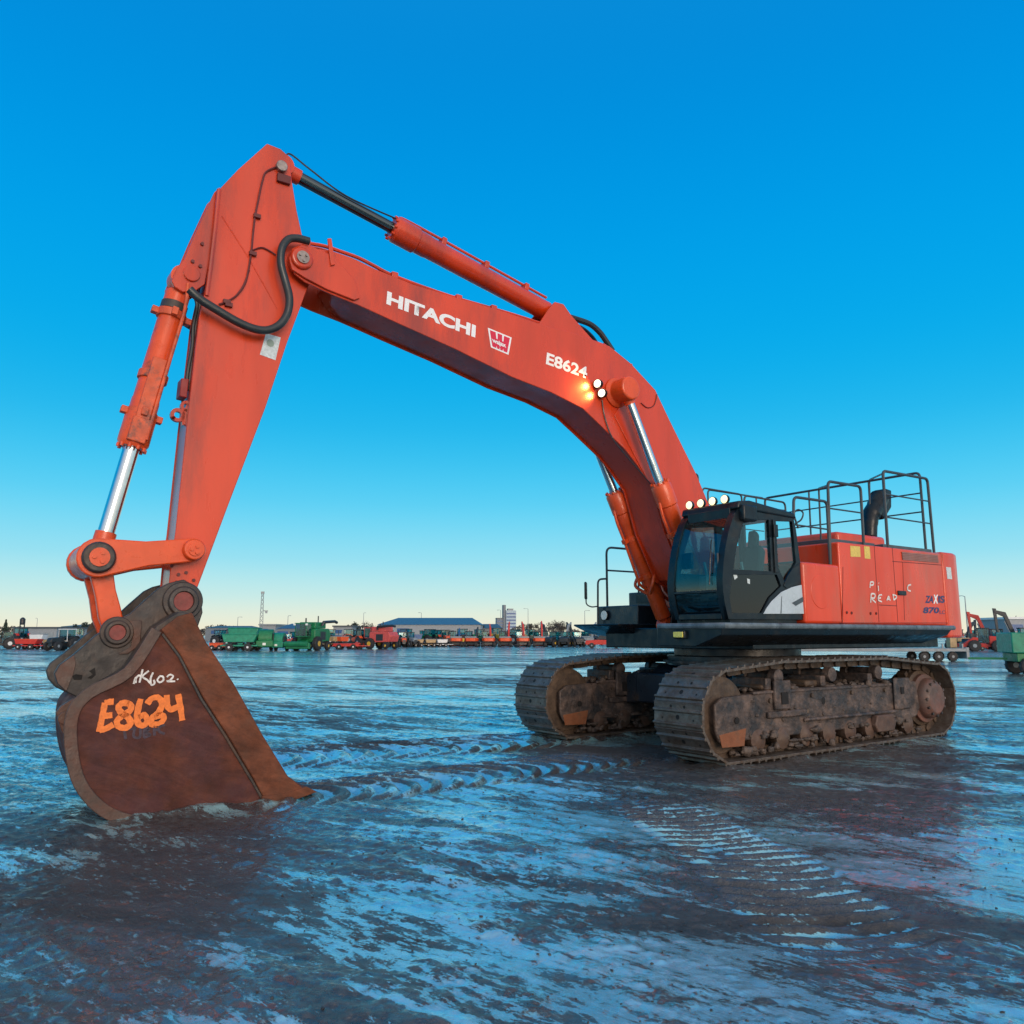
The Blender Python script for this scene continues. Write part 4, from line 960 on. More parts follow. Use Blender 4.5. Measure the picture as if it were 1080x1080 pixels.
def cabin(parent, x0, x1, y0, y1, z0, z1, fm=None, gm=None):
    t = .07; bm = NB()
    for x in (x0, x1-t):
        for y in (y0, y1-t): box(bm, x, x+t, y, y+t, z0, z1)
    box(bm, x0, x1, y0, y1, z0-.08, z0-.002)
    c = fin('cab', bm, fm or M_DRKM, parent)
    bm = NB(); box(bm, x0-.06, x1+.10, y0-.05, y1+.05, z1+.002, z1+.13); fin('roof', bm, fm or M_DRKM, c, bevel=.03)
    for nm, b in (('window',(x0+t,x1-t,y0+.02,y0+.03,z0,z1)), ('window',(x0+t,x1-t,y1-.03,y1-.02,z0,z1)), ('windscreen',(x1-.03,x1-.02,y0+t,y1-t,z0,z1)), ('rear_window',(x0+.02,x0+.03,y0+t,y1-t,z0,z1))):
        bm = NB(); box(bm, *b); fin(nm, bm, gm or M_TEAL, c, smooth=0)
    bm = NB(); xm = (x0+x1)/2; ym = (y0+y1)/2; box(bm, xm-.3, xm+.1, ym-.25, ym+.25, z0, z0+.3); box(bm, xm-.4, xm-.27, ym-.25, ym+.25, z0+.3, z0+.9); fin('seat', bm, M_DRKM, c, bevel=.03)
    return c
def digger(px, py, yaw, body, boomm, label, group=None, s=1.0, up=0.0):
    r = empty('compact_excavator', (0,0,0), 0, label, 'excavator', group)
    for y in (-.95,.95):
        bm = NB(); cap = capsule((-1.25,.36),(1.25,.36),.36,.36,1.0); prism(bm, cap, y-.22, y+.22); tk = fin('track', bm, M_TYRE, r, bevel=.03)
        for k in range(5):
            bm = NB(); cyl(bm, (-1.1+.55*k,y-.24,.30), (-1.1+.55*k,y+.24,.30), .14, 12); fin('roller', bm, M_GRYM, tk)
    part('undercarriage', M_DRKM, r, (-.7,.7,-.74,.74,.3,.70)); part('dozer_blade', body, r, (1.75,1.85,-1.15,1.15,.05,.5), (1.1,1.75,-.5,-.4,.3,.4), (1.1,1.75,.4,.5,.3,.4))
    part('upper_body', M_DRKM, r, (-1.0,1.2,-1.05,1.05,.74,.88))
    bm = NB(); prism(bm, [(1.0,-1.08),(-.9,-1.08),(-1.4,-.75),(-1.5,0),(-1.4,.75),(-.9,1.08),(-.2,1.08),(-.2,.2),(.2,.05),(1.0,-.15)], .90, 1.42, 'Z'); cwt = fin('counterweight', bm, body, r, bevel=.06)
    part('engine_cover', M_GRYM, r, (-1.25,-.35,-.95,.95,1.43,1.70), bevel=.05)
    cabin(r, -.15, 1.15, .05, 1.05, 1.0, 2.45)
    bt = [(1.0,1.0),(1.35,1.0),(2.35,3.0+up),(3.4,3.55+up),(3.35,3.85+up),(2.1,3.55+up),(1.2,1.9)]
    bm = NB(); prism(bm, bt, -.62, -.34); bo_ = fin('boom', bm, boomm, r, bevel=.03)
    bm = NB(); cyl(bm, (1.5,-.48,1.0), (2.3,-.48,2.5+up), .07, 10); fin('cylinder', bm, M_GRYM, bo_)
    bm = NB(); prism(bm, [(3.1,4.0+up),(3.5,4.05+up),(3.25,1.5+up*.6),(3.0,1.5+up*.6)], -.58, -.38); am = fin('arm', bm, boomm, r, bevel=.03)
    bm = NB(); prism(bm, [(3.0,1.55+up*.6),(3.35,1.5+up*.6),(3.3,.9+up*.6),(2.7,.75+up*.6),(2.35,1.2+up*.6),(2.6,1.25+up*.6)], -.85, -.10); fin('bucket', bm, M_DRKM, r, bevel=.03)
    r.scale = (s,s,s); place(r, px, py, yaw); return r
def tractor(px, py, yaw, bodym, label, s=1.0, rim=None, cabm=None, nm='farm_tractor', group=None, cat='tractor'):
    r = empty(nm, (0,0,0), 0, label, cat, group)
    bm = NB(); prism(bm, [(.45,1.0),(2.45,.95),(2.5,1.35),(2.3,1.62),(.45,1.75)], -.42, .42); hd_ = fin('hood', bm, bodym, r, bevel=.08)
    part('grille', M_DRKM, hd_, (2.46,2.53,-.33,.33,1.0,1.3)); part('chassis', M_DRKM, r, (-1.0,2.3,-.32,.32,.55,.98))
    bm = NB(); cyl(bm, (1.2,.3,1.7),(1.2,.3,2.6),.06,10); fin('exhaust_pipe', bm, M_DRKM, r)
    cabin(r, -.95, .42, -.75, .75, 1.25, 2.65, cabm)
    for y in (-.95,.95):
        wheel(r, -.55, y, .88, .50, rim); wheel(r, 1.85, y*.9, .58, .36, rim)
        bm = NB(); prism(bm, [(-1.3,1.55),(-.9,1.88),(-.2,1.88),(.25,1.55),(.2,1.5),(-.22,1.81),(-.88,1.81),(-1.25,1.5)], y-.25, y+.25); fin('fender', bm, bodym, r, bevel=.02)
    r.scale = (s,s,s); place(r, px, py, yaw); return r
def combine(px, py, yaw, bodym, label, s=1.0):
    r = empty('combine_harvester', (0,0,0), 0, label, 'harvester')
    bm = NB(); prism(bm, [(-2.8,1.2),(1.2,1.1),(1.2,2.7),(.9,2.9),(-2.6,2.9),(-3.1,2.2)], -1.35, 1.35); bd = fin('body', bm, bodym, r, bevel=.10)
    for y in (-1.38,1.38): part('side_panel', M_DRKM, bd, (-1.6,-.2,min(y,y*.985),max(y,y*.985),1.4,2.5))
    part('grain_tank', bodym, r, (-1.9,.9,-1.2,1.2,2.92,3.75), bevel=.08)
    cabin(r, 1.22, 2.6, -.85, .85, 1.9, 3.5, bodym)
    bm = NB(); tube(bm, [(-.5,1.4,3.3),(-.6,1.55,3.75),(-3.6,1.6,3.9),(-4.2,1.6,3.75)], .20, 10, smooth=False); fin('unloading_auger', bm, M_DRKM, r)
    bm = NB(); prism(bm, [(1.3,1.6),(2.9,.9),(2.9,.4),(1.3,1.0)], -.6, .6); fin('feeder_house', bm, bodym, r, bevel=.04)
    part('header', bodym, r, (2.9,3.4,-1.7,1.7,.25,1.05), bevel=.06)
    bm = NB(); cyl(bm, (3.6,-1.6,.9),(3.6,1.6,.9),.32,8); fin('reel', bm, bodym, r)
    bm = NB(); cyl(bm, (-1.0,.5,3.7),(-1.0,.5,4.6),.08,8); cyl(bm, (.3,-.6,3.7),(.3,-.6,4.3),.1,8); fin('exhaust_pipe', bm, M_DRKM, r)
    for y in (-.9,.9):
        q = part('work_lamp', M_LENS, r, (2.66,2.72,y-.16,y+.16,3.3,3.55), bevel=.02)
    for y in (-1.55,1.55): wheel(r, .9, y, .92, .6, M_YELM); wheel(r, -2.2, y*.88, .6, .4, M_YELM)
    r.scale = (s,s,s); place(r, px, py, yaw); return r
def implement(px, py, yaw, bodym, label, cat='implement', s=1.0, L=4.5, W=2.2, H=1.5, tall=None, nm='farm_implement', group=None):
    """trailed farm machine: frame, hopper, drawbar, wheels, row of units"""
    r = empty(nm, (0,0,0), 0, label, cat, group)
    part('frame', bodym, r, (-L/2,L/2,-W/2,W/2,.55,.72))
    bm = NB(); prism(bm, [(-L*.42,H*.55),(L*.38,H*.55),(L*.46,H),(-L*.48,H)], -W*.42, W*.42); h = fin('hopper', bm, bodym, r, bevel=.05)
    part('hopper_lid', M_GRYM if tall is None else tall, h, (-L*.49,L*.47,-W*.43,W*.43,H+.003,H+.12), bevel=.04)
    bm = NB(); prism(bm, [(L/2,-.4),(L/2+1.6,-.06),(L/2+1.6,.06),(L/2,.4)], .56, .66, 'Z'); fin('drawbar', bm, bodym, r)
    for k in range(5):
        x = -L*.4+L*.2*k; bm = NB(); box(bm, x-.1, x+.1, W/2, W/2+.3, .3, 1.0); cyl(bm, (x,W/2+.1,.28),(x,W/2+.2,.28),.28,12); fin('row_unit', bm, M_DRKM, r)
    for x in (-L*.25, L*.25):
        for y in (-W/2-.15, W/2-.35): wheel(r, x, y, .45, .28, M_WHTM)
    r.scale = (s,s,s); place(r, px, py, yaw); return r
def baler(px, py, yaw, bodym, label, s=1.0):
    r = empty('round_baler', (0,0,0), 0, label, 'baler')
    o_ = [(1.3*math.cos(a*.3927)*.95, 1.55+1.15*math.sin(a*.3927)) for a in range(16)]
    bm = NB(); prism(bm, o_, -.85, .85); b = fin('bale_chamber', bm, bodym, r, bevel=.06)
    for y in (-.93,.93): part('side_panel', M_DRKM, r, (-.75,.75,y-.06,y+.06,.8,2.2), bevel=.05); wheel(r, -.1, y*1.3, .55, .4, M_YELM)
    part('cover', bodym, r, (.3,1.5,-1.05,1.05,.5,1.3), bevel=.1); part('lamp', M_LENS, r, (1.51,1.55,-.2,.2,.7,1.0), bevel=.01)
    bm = NB(); prism(bm, [(1.5,-.3),(3.0,-.06),(3.0,.06),(1.5,.3)], .5, .62, 'Z'); fin('drawbar', bm, bodym, r)
    r.scale = (s,s,s); place(r, px, py, yaw); return r
def loader(px, py, yaw, bodym, label, s=1.0, group=None, rim=None, raised=0.0, nm='wheel_loader'):
    r = empty(nm, (0,0,0), 0, label, 'loader', group)
    bm = NB(); prism(bm, [(-1.9,.75),(-.3,.75),(-.3,1.7),(-1.6,1.6),(-1.95,1.35)], -.75, .75); fin('engine_cover', bm, bodym, r, bevel=.10)
    part('chassis', bodym, r, (-1.6,1.6,-.45,.45,.5,.78)); cabin(r, -.35, .75, -.65, .65, 1.0, 2.45)
    for y in (-.55,.55):
        bm = NB(); prism(bm, [(.75,1.5),(1.2,1.55+raised),(2.4,.65+raised),(2.4,.4+raised),(2.2,.42+raised),(.75,1.2)], y-.1, y+.1); fin('lift_arm', bm, bodym, r, bevel=.02)
    bm = NB(); prism(bm, [(2.3,.25+raised),(3.1,.12+raised),(3.15,.2+raised),(2.5,.45+raised),(2.45,.95+raised),(2.3,1.0+raised)], -1.05, 1.05); fin('bucket', bm, M_DRKM, r, bevel=.02)
    for x in (-1.1,1.15):
        for y in (-.85,.85): wheel(r, x, y, .62, .42, rim)
    r.scale = (s,s,s); place(r, px, py, yaw); return r
def pickup(px, py, yaw, bodym, label, s=1.0):
    r = empty('pickup_truck', (0,0,0), 0, label, 'pickup truck')
    bm = NB(); prism(bm, [(-2.7,.5),(2.6,.5),(2.7,.75),(2.6,1.1),(1.2,1.2),(-2.7,1.15)], -.95, .95); bd = fin('body', bm, bodym, r, bevel=.07)
    bm = NB(); prism(bm, [(-.7,1.2),(1.2,1.21),(.55,1.85),(-.5,1.88)], -.82, .82); fin('cabin', bm, M_DRKM, r, bevel=.05)
    part('roof', bodym, r, (-.55,.52,-.8,.8,1.885,1.93)); part('bed', M_DRKM, bd, (-2.55,-.85,-.8,.8,1.155,1.17))
    for y in (-.7,.7): part('headlight', M_LENS, r, (2.66,2.74,y-.18,y+.18,.80,1.0), bevel=.02)
    for x in (-1.75,1.75):
        for y in (-.85,.85): wheel(r, x, y, .40, .26, M_GRYM)
    r.scale = (s,s,s); place(r, px, py, yaw); return r
H = math.pi/2
g1 = 'row of orange compact excavators parked with their backs to the yard'
xs_ = [(481,'first from the blue-roofed shed'),(497.5,'second from the blue-roofed shed'),(515,'third from the blue-roofed shed'),(533,'under the distant tower, fourth from the blue-roofed shed'),(551,'second from the right end of its row'),(569,'right end of its row beside dark loaders')]
for i, (x, w) in enumerate(xs_):
    digger(x, 682, H + [.05,-.12,.1,-.05,.15,.0][i], M_ORM, [M_BLUM,M_DRKM,M_REDM,M_REDM,M_REDM,M_REDM][i], 'orange compact excavator with teal cab glass, ' + w, g1, s=.98, up=[-.9,-.7,-.2,.2,.2,.3][i])
# second row behind, booms only showing
for i, (x, m_, l) in enumerate([(578,M_DRKM,'excavator with a dark raised boom behind the left one of three dark loaders'),(592,M_GRYM,'grey excavator behind the middle dark loader'),(606,M_DRKM,'dark excavator partly hidden behind the right one of three dark loaders'),(619,M_GRYM,'grey excavator behind the red pickup truck')]):
    digger(x, 680.6, H+.5*(-1)**i, m_, m_, l, 'second row of grey and dark excavators', s=1.0, up=.3)
for i, (x, l) in enumerate([(584,'left one of three dark loaders with yellow rims in front of grey excavators'),(596,'middle one of three dark loaders with yellow rims'),(609,'right one of three dark loaders with yellow rims, next to the red pickup')]):
    loader(x, 682, H*.6+.4*i, M_DRKM, l, .95, 'dark loaders with yellow wheel rims', M_YELM)
pickup(637, 683.6, math.pi*.96, M_REDM, 'red pickup truck parked beyond the front of the big excavator tracks', 1.0)
implement(655, 682, .4, M_DRKM, 'dark implement with tan wheels right of the red pickup', s=.75, L=3, H=1.2)
implement(668, 682, .2, M_TANM, 'tan implement behind the big excavator blade-side platform', s=.7, L=3, H=1.3)
pickup(690, 682, 0.05, M_WHTM, 'white pickup truck seen between the big excavator deck and its tracks', .8)
pickup(706, 682, 0.3, M_TANM, 'tan pickup truck next to the white one under the big excavator deck', .7)
# machines in front of the blue-roofed shed
for i, (x, m_, l, k) in enumerate([(416,M_BLUM,'blue-grey tractor right of the faded red harvester','t'),(424,M_ORM,'small orange tractor between two blue-grey tractors','t'),(432,M_GRYM,'pale grey tractor before the left half of the blue-roofed shed','t'),
        (441,M_TANM,'tan trailed implement below the left end of the shed roof','i'),(454,M_TANM,'wide tan implement in front of the middle of the shed','i'),(466,M_WHTM,'white implement left of the orange compact excavators','i')]):
    if k == 't': tractor(x, 682.2, -H+.3*i, m_, l, .85, M_GRYM)
    else: implement(x, 682.2, .1+.05*i, m_, l, s=.62, L=3.0, H=1.9)
tractor(447, 680, -H-.4, M_GRYM, 'grey tractor standing behind the tan implements by the shed', 1.0, M_WHTM); tractor(462, 680, -.7, M_BLUM, 'dark blue tractor behind the white implement', 1.05, M_YELM); tractor(474, 680, -H+.6, M_WHTM, 'white tractor behind the first orange excavator', 1.0, M_YELM)
combine(400, 684.5, 2.7, M_PINKM, 'faded red combine harvester left of the blue-roofed shed', .80)
tractor(382, 684.3, 2.3, M_ORM, 'orange tractor with dark roof beside the faded red harvester', .95, M_GRYM)
implement(366, 684.8, 0.05, M_REDM, 'low red mower deck between the green harvester and the orange tractor', s=.75, L=5, H=.9, tall=M_REDM)
for i, (x, m_) in enumerate([(346,M_TANM),(353,M_TANM),(361,M_ORM)]):
    implement(x, 682, .9, m_, ['tan rake closest to the green harvester','tan rake left of an orange one','orange rake right of two tan ones'][i], s=.7, L=2.6, H=2.3)
combine(327, 686, -1.85, M_GRNM, 'tall green combine harvester with its auger swung out', .92)
baler(294, 686.2, -1.6, M_TGRN, 'dark green round baler beside the green harvester', .80)
baler(280.5, 686.3, -1.45, M_GRNM, 'bright green round baler right of the green planter', .95)
implement(254, 686.5, .08, M_TGRN, 'long dark green planter with folded units beyond the bucket', 'planter', s=1.0, L=4.3, H=1.9, tall=M_TGRN, nm='planter')
implement(258, 684.3, .02, M_TGRN, 'second green planter standing behind the first', 'planter', s=1.1, L=4.0, H=2.5, tall=M_TGRN, nm='planter')
implement(229, 685.8, .1, M_ORM, 'low orange implement just right of the bucket', s=.7, L=2.6, H=1.2, tall=M_ORM)
tractor(233, 681.5, -.3, M_DRKM, 'dark tractor behind the low orange implement', 1.0, M_WHTM); tractor(303, 682, -1.2, M_REDM, 'small red tractor between the balers and the green harvester', .75, M_WHTM); tractor(310, 681, -2.0, M_BLUM, 'dark blue tractor behind the left side of the green harvester', .9, M_WHTM)
# left edge
tractor(5, 684.5, -2.5, M_DRKM, 'black tractor with white rims at the left edge', .85, M_WHTM)
implement(30, 685, 0, M_REDM, 'long low red implement at the far left', s=.80, L=4.0, H=1.6, tall=M_ORM)
implement(50.5, 684.6, 0.1, M_TANM, 'tan box wagon between the red implement and the black tractor', s=.55, L=2.0, H=2.2, tall=M_TANM)
tractor(68, 686, -1.9, M_DRKM, 'black tractor with white cab just left of the bucket', .95, M_GRYM, cabm=M_WHTM)
# right side
loader(1040, 687, 2.75, M_REDM, 'red loader with teal cab glass right of the big excavator counterweight', 1.05, None, M_GRYM)
pickup(1022, 686.2, 0.2, M_REDM, 'dull red pickup truck half hidden behind the red loader', .75)
digger(1012, 683.5, .5, M_TANM, M_DRKM, 'small excavator with dark boom directly behind the counterweight', s=1.05, up=-.1)
digger(1055, 684.5, 2.9, M_REDM, M_REDM, 'excavator with a raised red boom behind the red loader', s=1.05, up=.8)
digger(1086, 685, 2.9, M_DRKM, M_DRKM, 'excavator with a raised dark boom at the right edge', s=1.1, up=.9)
def flat_trailer():
    r = empty('flatbed_trailer', (0,0,0), 0, 'low grey flatbed trailer with dark wheels behind the big excavator tracks', 'trailer')
    bm = NB(); box(bm, -6.5, 5.2, -1.2, 1.2, .72, .92); prism(bm, [(5.2,.92),(6.9,1.25),(6.9,1.05),(5.2,.72)], -1.1, 1.1); fin('deck', bm, M_GRYM, r, bevel=.02)
    part('side_rail', M_GRYM, r, (-6.5,5.2,1.203,1.25,.70,.80), (-6.5,5.2,-1.25,-1.203,.70,.80)); part('rear_bumper', M_GRYM, r, (-6.72,-6.503,-1.2,1.2,.2,1.0))
    for x in (-5.6,-4.6,-3.6):
        for y in (-1.0,1.0): wheel(r, x, y, .34, .28, M_GRYM)
    for x in (-6.3,-4.9,-2,1,3.5):
        part('stake', M_GRYM, r, (x-.05,x+.05,1.06,1.16,.923,1.25), bevel=.01)
    bm = NB(); obox(bm, (-6.0,.2,1.35), (.5,.6,.8)); fin('tool_locker', bm, M_TANM, r, bevel=.05)
    place(r, 915, 697, math.pi-.05); return r
flat_trailer()
def wagon():
    r = empty('grain_cart', (0,0,0), 0, 'bright green farm cart with a black tyre cut by the right edge of the view', 'cart')
    part('body', M_TGRN, r, (-2.6,2.6,-1.1,1.1,1.02,1.98), bevel=.05); part('bumper', M_GRNM, r, (-2.4,2.4,-1.0,1.0,.62,1.015), bevel=.03)
    for x in (-1.9,1.9):
        for y in (-1.0,1.0): wheel(r, x, y, .42, .34, M_GRYM)
    part('tank', M_WHTM, r, (-1.2,1.6,-.8,.8,2.0,2.75), bevel=.2); bm = NB(); prism(bm, [(-2.6,-.3),(-4.2,-.05),(-4.2,.05),(-2.6,.3)], .7, .8, 'Z'); fin('drawbar', bm, M_GRNM, r)
    place(r, 1127, 712, -.25); return r
wagon()

# second line of machines standing further back
MC = {'red':M_REDM,'orange':M_ORM,'dark':M_DRKM,'blue':M_BLUM,'grey':M_GRYM,'tan':M_TANM,'green':M_GRNM,'white':M_WHTM,'yellow':M_YELM}
back = [(20,'red','t','behind the left end of the long red implement'),(40,'white','i','behind the red implement at the far left'),(82,'grey','t','just behind the bucket ears'),(244,'blue','t','behind the left end of the green planters'),(268,'green','t','behind the right end of the green planters'),(290,'red','i','behind the two round balers'),
 (318,'grey','t','behind the green harvester cab'),(341,'red','t','behind the tan rakes'),(350,'blue','t','behind the orange rake'),(369,'orange','t','behind the low red mower'),(377,'dark','t','left of the orange tractor with a dark roof'),(410,'dark','t','right of the faded red harvester'),
 (427,'dark','t','behind the small orange tractor'),(438,'blue','i','before the left part of the shed wall'),(452,'green','t','before the middle of the shed wall'),(469,'orange','t','before the right part of the shed wall'),(489,'blue','t','between the first two orange excavators'),(506,'green','t','between the second and third orange excavators'),
 (524,'yellow','t','between the third and fourth orange excavators'),(542,'dark','t','below the distant tower'),(560,'tan','t','between the two rightmost orange excavators'),(645,'grey','t','behind the red pickup bed'),(661,'dark','t','between the dark and the tan implement'),(678,'tan','i','left of the white pickup truck'),(1008,'red','i','next to the counterweight'),(1030,'dark','t','behind the red loader bucket'),(1064,'orange','i','between the red loader and the green cart')]
for x, c_, k, w_ in back:
    if k == 't': tractor(x, 680.2, random.choice((-2.3,-1.2,.4,2.6)), MC[c_], c_ + ' tractor in the back line ' + w_, 1.0+.2*random.random(), random.choice((M_WHTM,M_YELM,M_GRYM)))
    else: implement(x, 680.3, random.uniform(-.2,.2), MC[c_], c_ + ' trailed implement in the back line ' + w_, s=.9, L=3.2, H=2.2)
# ---------------- buildings, masts, trees on the skyline
def shed(px0, px1, d, h, roofh, wallm, roofm, label, depth=25, hip=.12, nm='warehouse', cat='warehouse', base=0):
    a = atdist(px0, d); b = atdist(px1, d); w = b.x-a.x
    r = empty(nm, ((a.x+b.x)/2, d, 0), 0, label, cat)
    part('wall', wallm, r, (-w/2+.3,w/2-.3,.3,depth,base,h), bevel=0)
    if roofh > 0:
        bm = NB(); k = hip*w
        vs = [(-w/2,0,h+.003),(w/2,0,h+.003),(w/2,depth+.3,h+.003),(-w/2,depth+.3,h+.003),(-w/2+k,depth/2,h+roofh),(w/2-k,depth/2,h+roofh)]
        v = [bm.verts.new(q) for q in vs]
        for f in ((0,1,5,4),(2,3,4,5),(1,2,5),(3,0,4),(3,2,1,0)): bm.faces.new([v[i] for i in f])
        fin('roof', bm, roofm, r, smooth=0)
    else: part('roof', roofm, r, (-w/2,w/2,0,depth+.3,h+.003,h+.4), bevel=0)
    n = max(2, int(w/9))
    for i in range(n):
        x = -w/2 + w*(i+.5)/n
        if i % 3 == 1: part('door', M_GRYM, r, (x-1.8,x+1.8,.22,.298,0,min(4,h*.7)), bevel=0)
        else: part('window', M_BLUM, r, (x-1.4,x+1.4,.24,.298,h*.55,h*.8), bevel=0)
    return r
M_BROOF = mat('blue_metal_roof', (.058,.068,.115), .4, var=.1); M_WALLP = mat('pale_metal_wall', (.25,.27,.29), .5, var=.1); M_WALLG = mat('grey_wall', (.15,.175,.20), .6, var=.1); M_ROOFD = mat('dark_roof', (.06,.07,.085), .5, var=.1)
shed(397, 508, 190, 4.3, 1.9, M_WALLP, M_BROOF, 'long pale shed with a hipped blue metal roof behind the parked machines', 30, .12)
shed(500, 530, 205, 3.6, 1.2, M_WALLG, M_ROOFD, 'small grey hall between the blue-roofed shed and the distant tower', 20, .2)
shed(62, 132, 240, 4.4, .8, M_WALLG, M_ROOFD, 'long grey warehouse behind the raised bucket linkage', 25, .05)
shed(12, 60, 210, 3.6, 0, M_WALLP, M_ROOFD, 'low white warehouse at the far left', 20)
shed(272, 291, 230, 4.6, 0, M_WALLP, M_GRYM, 'pale block building behind the bright green baler', 15)
shed(291, 318, 215, 3.6, 1.4, M_WALLG, M_BROOF, 'grey house with a bluish roof left of the green harvester', 15, .3)
shed(350, 372, 240, 4.3, .0, M_WALLP, M_ROOFD, 'small pale building behind the tan rakes', 15)
shed(215, 262, 260, 4.2, .7, M_WALLG, M_ROOFD, 'long grey roof beyond the green planters', 15, .1)
shed(1064, 1100, 150, 4.8, 0, M_WALLP, M_WHTM, 'pale box building at the right edge behind the green cart', 10)
shed(636, 720, 230, 3.2, .6, M_WALLG, M_ROOFD, 'low grey warehouse behind the big excavator front platform', 20, .05)
# distant tower
a = atdist(538, 900)
tw = empty('office_tower', (a.x, 900, 0), 0.25, 'distant blue-grey tower block above the orange compact excavators', 'tower')
M_TOW = mat('tower_glass', (.28,.38,.45), .4, var=.1)
part('block', M_TOW, tw, (-5.6,5.6,-5,5,0,29), bevel=0); part('stair_core', M_WALLG, tw, (-8.4,-5.603,-3,3,0,35), bevel=0); part('plant_room', M_GRYM, tw, (-3,3,-3,3,29.003,31), bevel=0)
for k in range(7): part('window_band', M_BLUM, tw, (-5.3,5.3,-5.06,-5.003,3+3.6*k,4.6+3.6*k), bevel=0)
a = atdist(527, 900); sb = empty('apartment_block', (a.x, 900, 0), .2, 'shorter pale block left of the distant tower', 'building')
part('block', M_WALLG, sb, (-4,4,-4,4,0,20), bevel=0); part('roof', M_ROOFD, sb, (-4.2,4.2,-4.2,4.2,20.003,20.8), bevel=0)
for k in range(5): part('window_band', M_BLUM, sb, (-3.6,3.6,-4.06,-4.003,2+3.6*k,3.4+3.6*k), bevel=0)
# lattice mast
a = atdist(275, 190); ms = empty('lattice_mast', (a.x, 190, 0), .3, 'thin grey lattice mast rising behind the green planters', 'mast')
bm = NB(); hh = 11.5
for sx in (-.45,.45):
    for sy in (-.45,.45): cyl(bm, (sx,sy,0), (sx*.5,sy*.5,hh), .07, 6)
for k in range(12):
    z0 = hh*k/12; z1 = hh*(k+1)/12; w0 = .45*(1-.5*k/12); w1 = .45*(1-.5*(k+1)/12)
    for (p, q) in (((-w0,-w0,z0),(w1,-w1,z1)), ((w0,-w0,z0),(w1,w1,z1)), ((w0,w0,z0),(-w1,w1,z1)), ((-w0,w0,z0),(-w1,-w1,z1))): cyl(bm, p, q, .05, 5)
fin('lattice', bm, M_GRYM, ms)
bm = NB(); box(bm, .25, 1.4, -.1, .1, 7.4, 7.6); obox(bm, (1.0,0,7.2), (.5,.3,.5)); fin('bracket', bm, M_GRYM, ms); bm = NB(); box(bm, -.4,.4,-.4,.4,hh,hh+.5); fin('cap', bm, M_GRYM, ms)
# light poles
for (px_, d, h, l) in [(1021,150,9.0,'tall light pole right of the excavator counterweight'),(303,260,8.0,'light pole left of the green harvester'),(250,280,8,'light pole over the green planters'),(528,300,11,'light pole just left of the distant tower'),(557,300,11.5,'light pole right of the distant tower'),(617,240,9,'light pole near the excavator side mirror'),(383,300,10,'light pole beside the faded red harvester'),(444,280,9.5,'light pole rising over the blue-roofed shed'),(38,300,8,'slim light pole at the far left')]:
    a = atdist(px_, d); r = empty('light_pole', (a.x, d, 0), random.random()*3, l, 'light pole', 'light poles along the yard edge')
    bm = NB(); cyl(bm, (0,0,0), (0,0,h), .13, 8, .07); fin('pole', bm, M_GRYM, r); bm = NB(); tube(bm, [(0,0,h-.1),(.5,0,h+.1),(1.2,0,h+.1)], .05, 6); obox(bm, (1.4,0,h+.08), (.6,.25,.12)); fin('lamp_head', bm, M_GRYM, r)
# water tank on legs at the left
a = atdist(22.5, 200); wt = empty('raised_tank', (a.x, 200, 0), .4, 'dark tank on thin legs over the low white warehouse', 'tank')
bm = NB(); lathe(bm, (0,0,4.4), (0,0,6.2), [(0,.3),(.3,.62),(1.4,.62),(1.8,.2)], 16); fin('tank', bm, M_DRKM, wt)
for sx, sy in ((-.5,-.5),(.5,-.5),(-.5,.5),(.5,.5)):
    bm = NB(); cyl(bm, (sx,sy,0), (sx*.9,sy*.9,4.7), .08, 6); fin('leg', bm, M_DRKM, wt)
# trees
M_LEAFD = mat('evergreen_leaf', (.020,.036,.026), .7, var=.4, vscale=.8); M_TWIG = mat('winter_twig', (.060,.050,.042), .8, var=.4, vscale=.8); M_BARK = mat('bark', (.05,.04,.03), .8)
def leafcloud(bm, fn, n, size):
    for _ in range(n):
        c = fn(); d1 = Vector((random.gauss(0,1),random.gauss(0,1),random.gauss(0,1))).normalized(); d2 = d1.orthogonal().normalized()
        s = size*(.5+random.random()); v = [bm.verts.new(c+d1*s), bm.verts.new(c-d1*s*.6+d2*s*.6), bm.verts.new(c-d1*s*.6-d2*s*.6)]; bm.faces.new(v)
def conifer(px, d, h, label):
    a = atdist(px, d); r = empty('conifer_tree', (a.x, d, 0), 0, label, 'tree')
    bm = NB(); cyl(bm, (0,0,0), (0,0,h*.95), .16, 8, .03); fin('trunk', bm, M_BARK, r)
    def f():
        t = random.random()**1.4; a_ = random.random()*6.283; rr = (1-t)*h*.24*(.35+.65*random.random())*(1+.3*math.sin(t*26)); return Vector((rr*math.cos(a_), rr*math.sin(a_), h*(.10+.9*t)))
    bm = NB(); leafcloud(bm, f, 900, .22); fin('crown', bm, M_LEAFD, r, smooth=0)
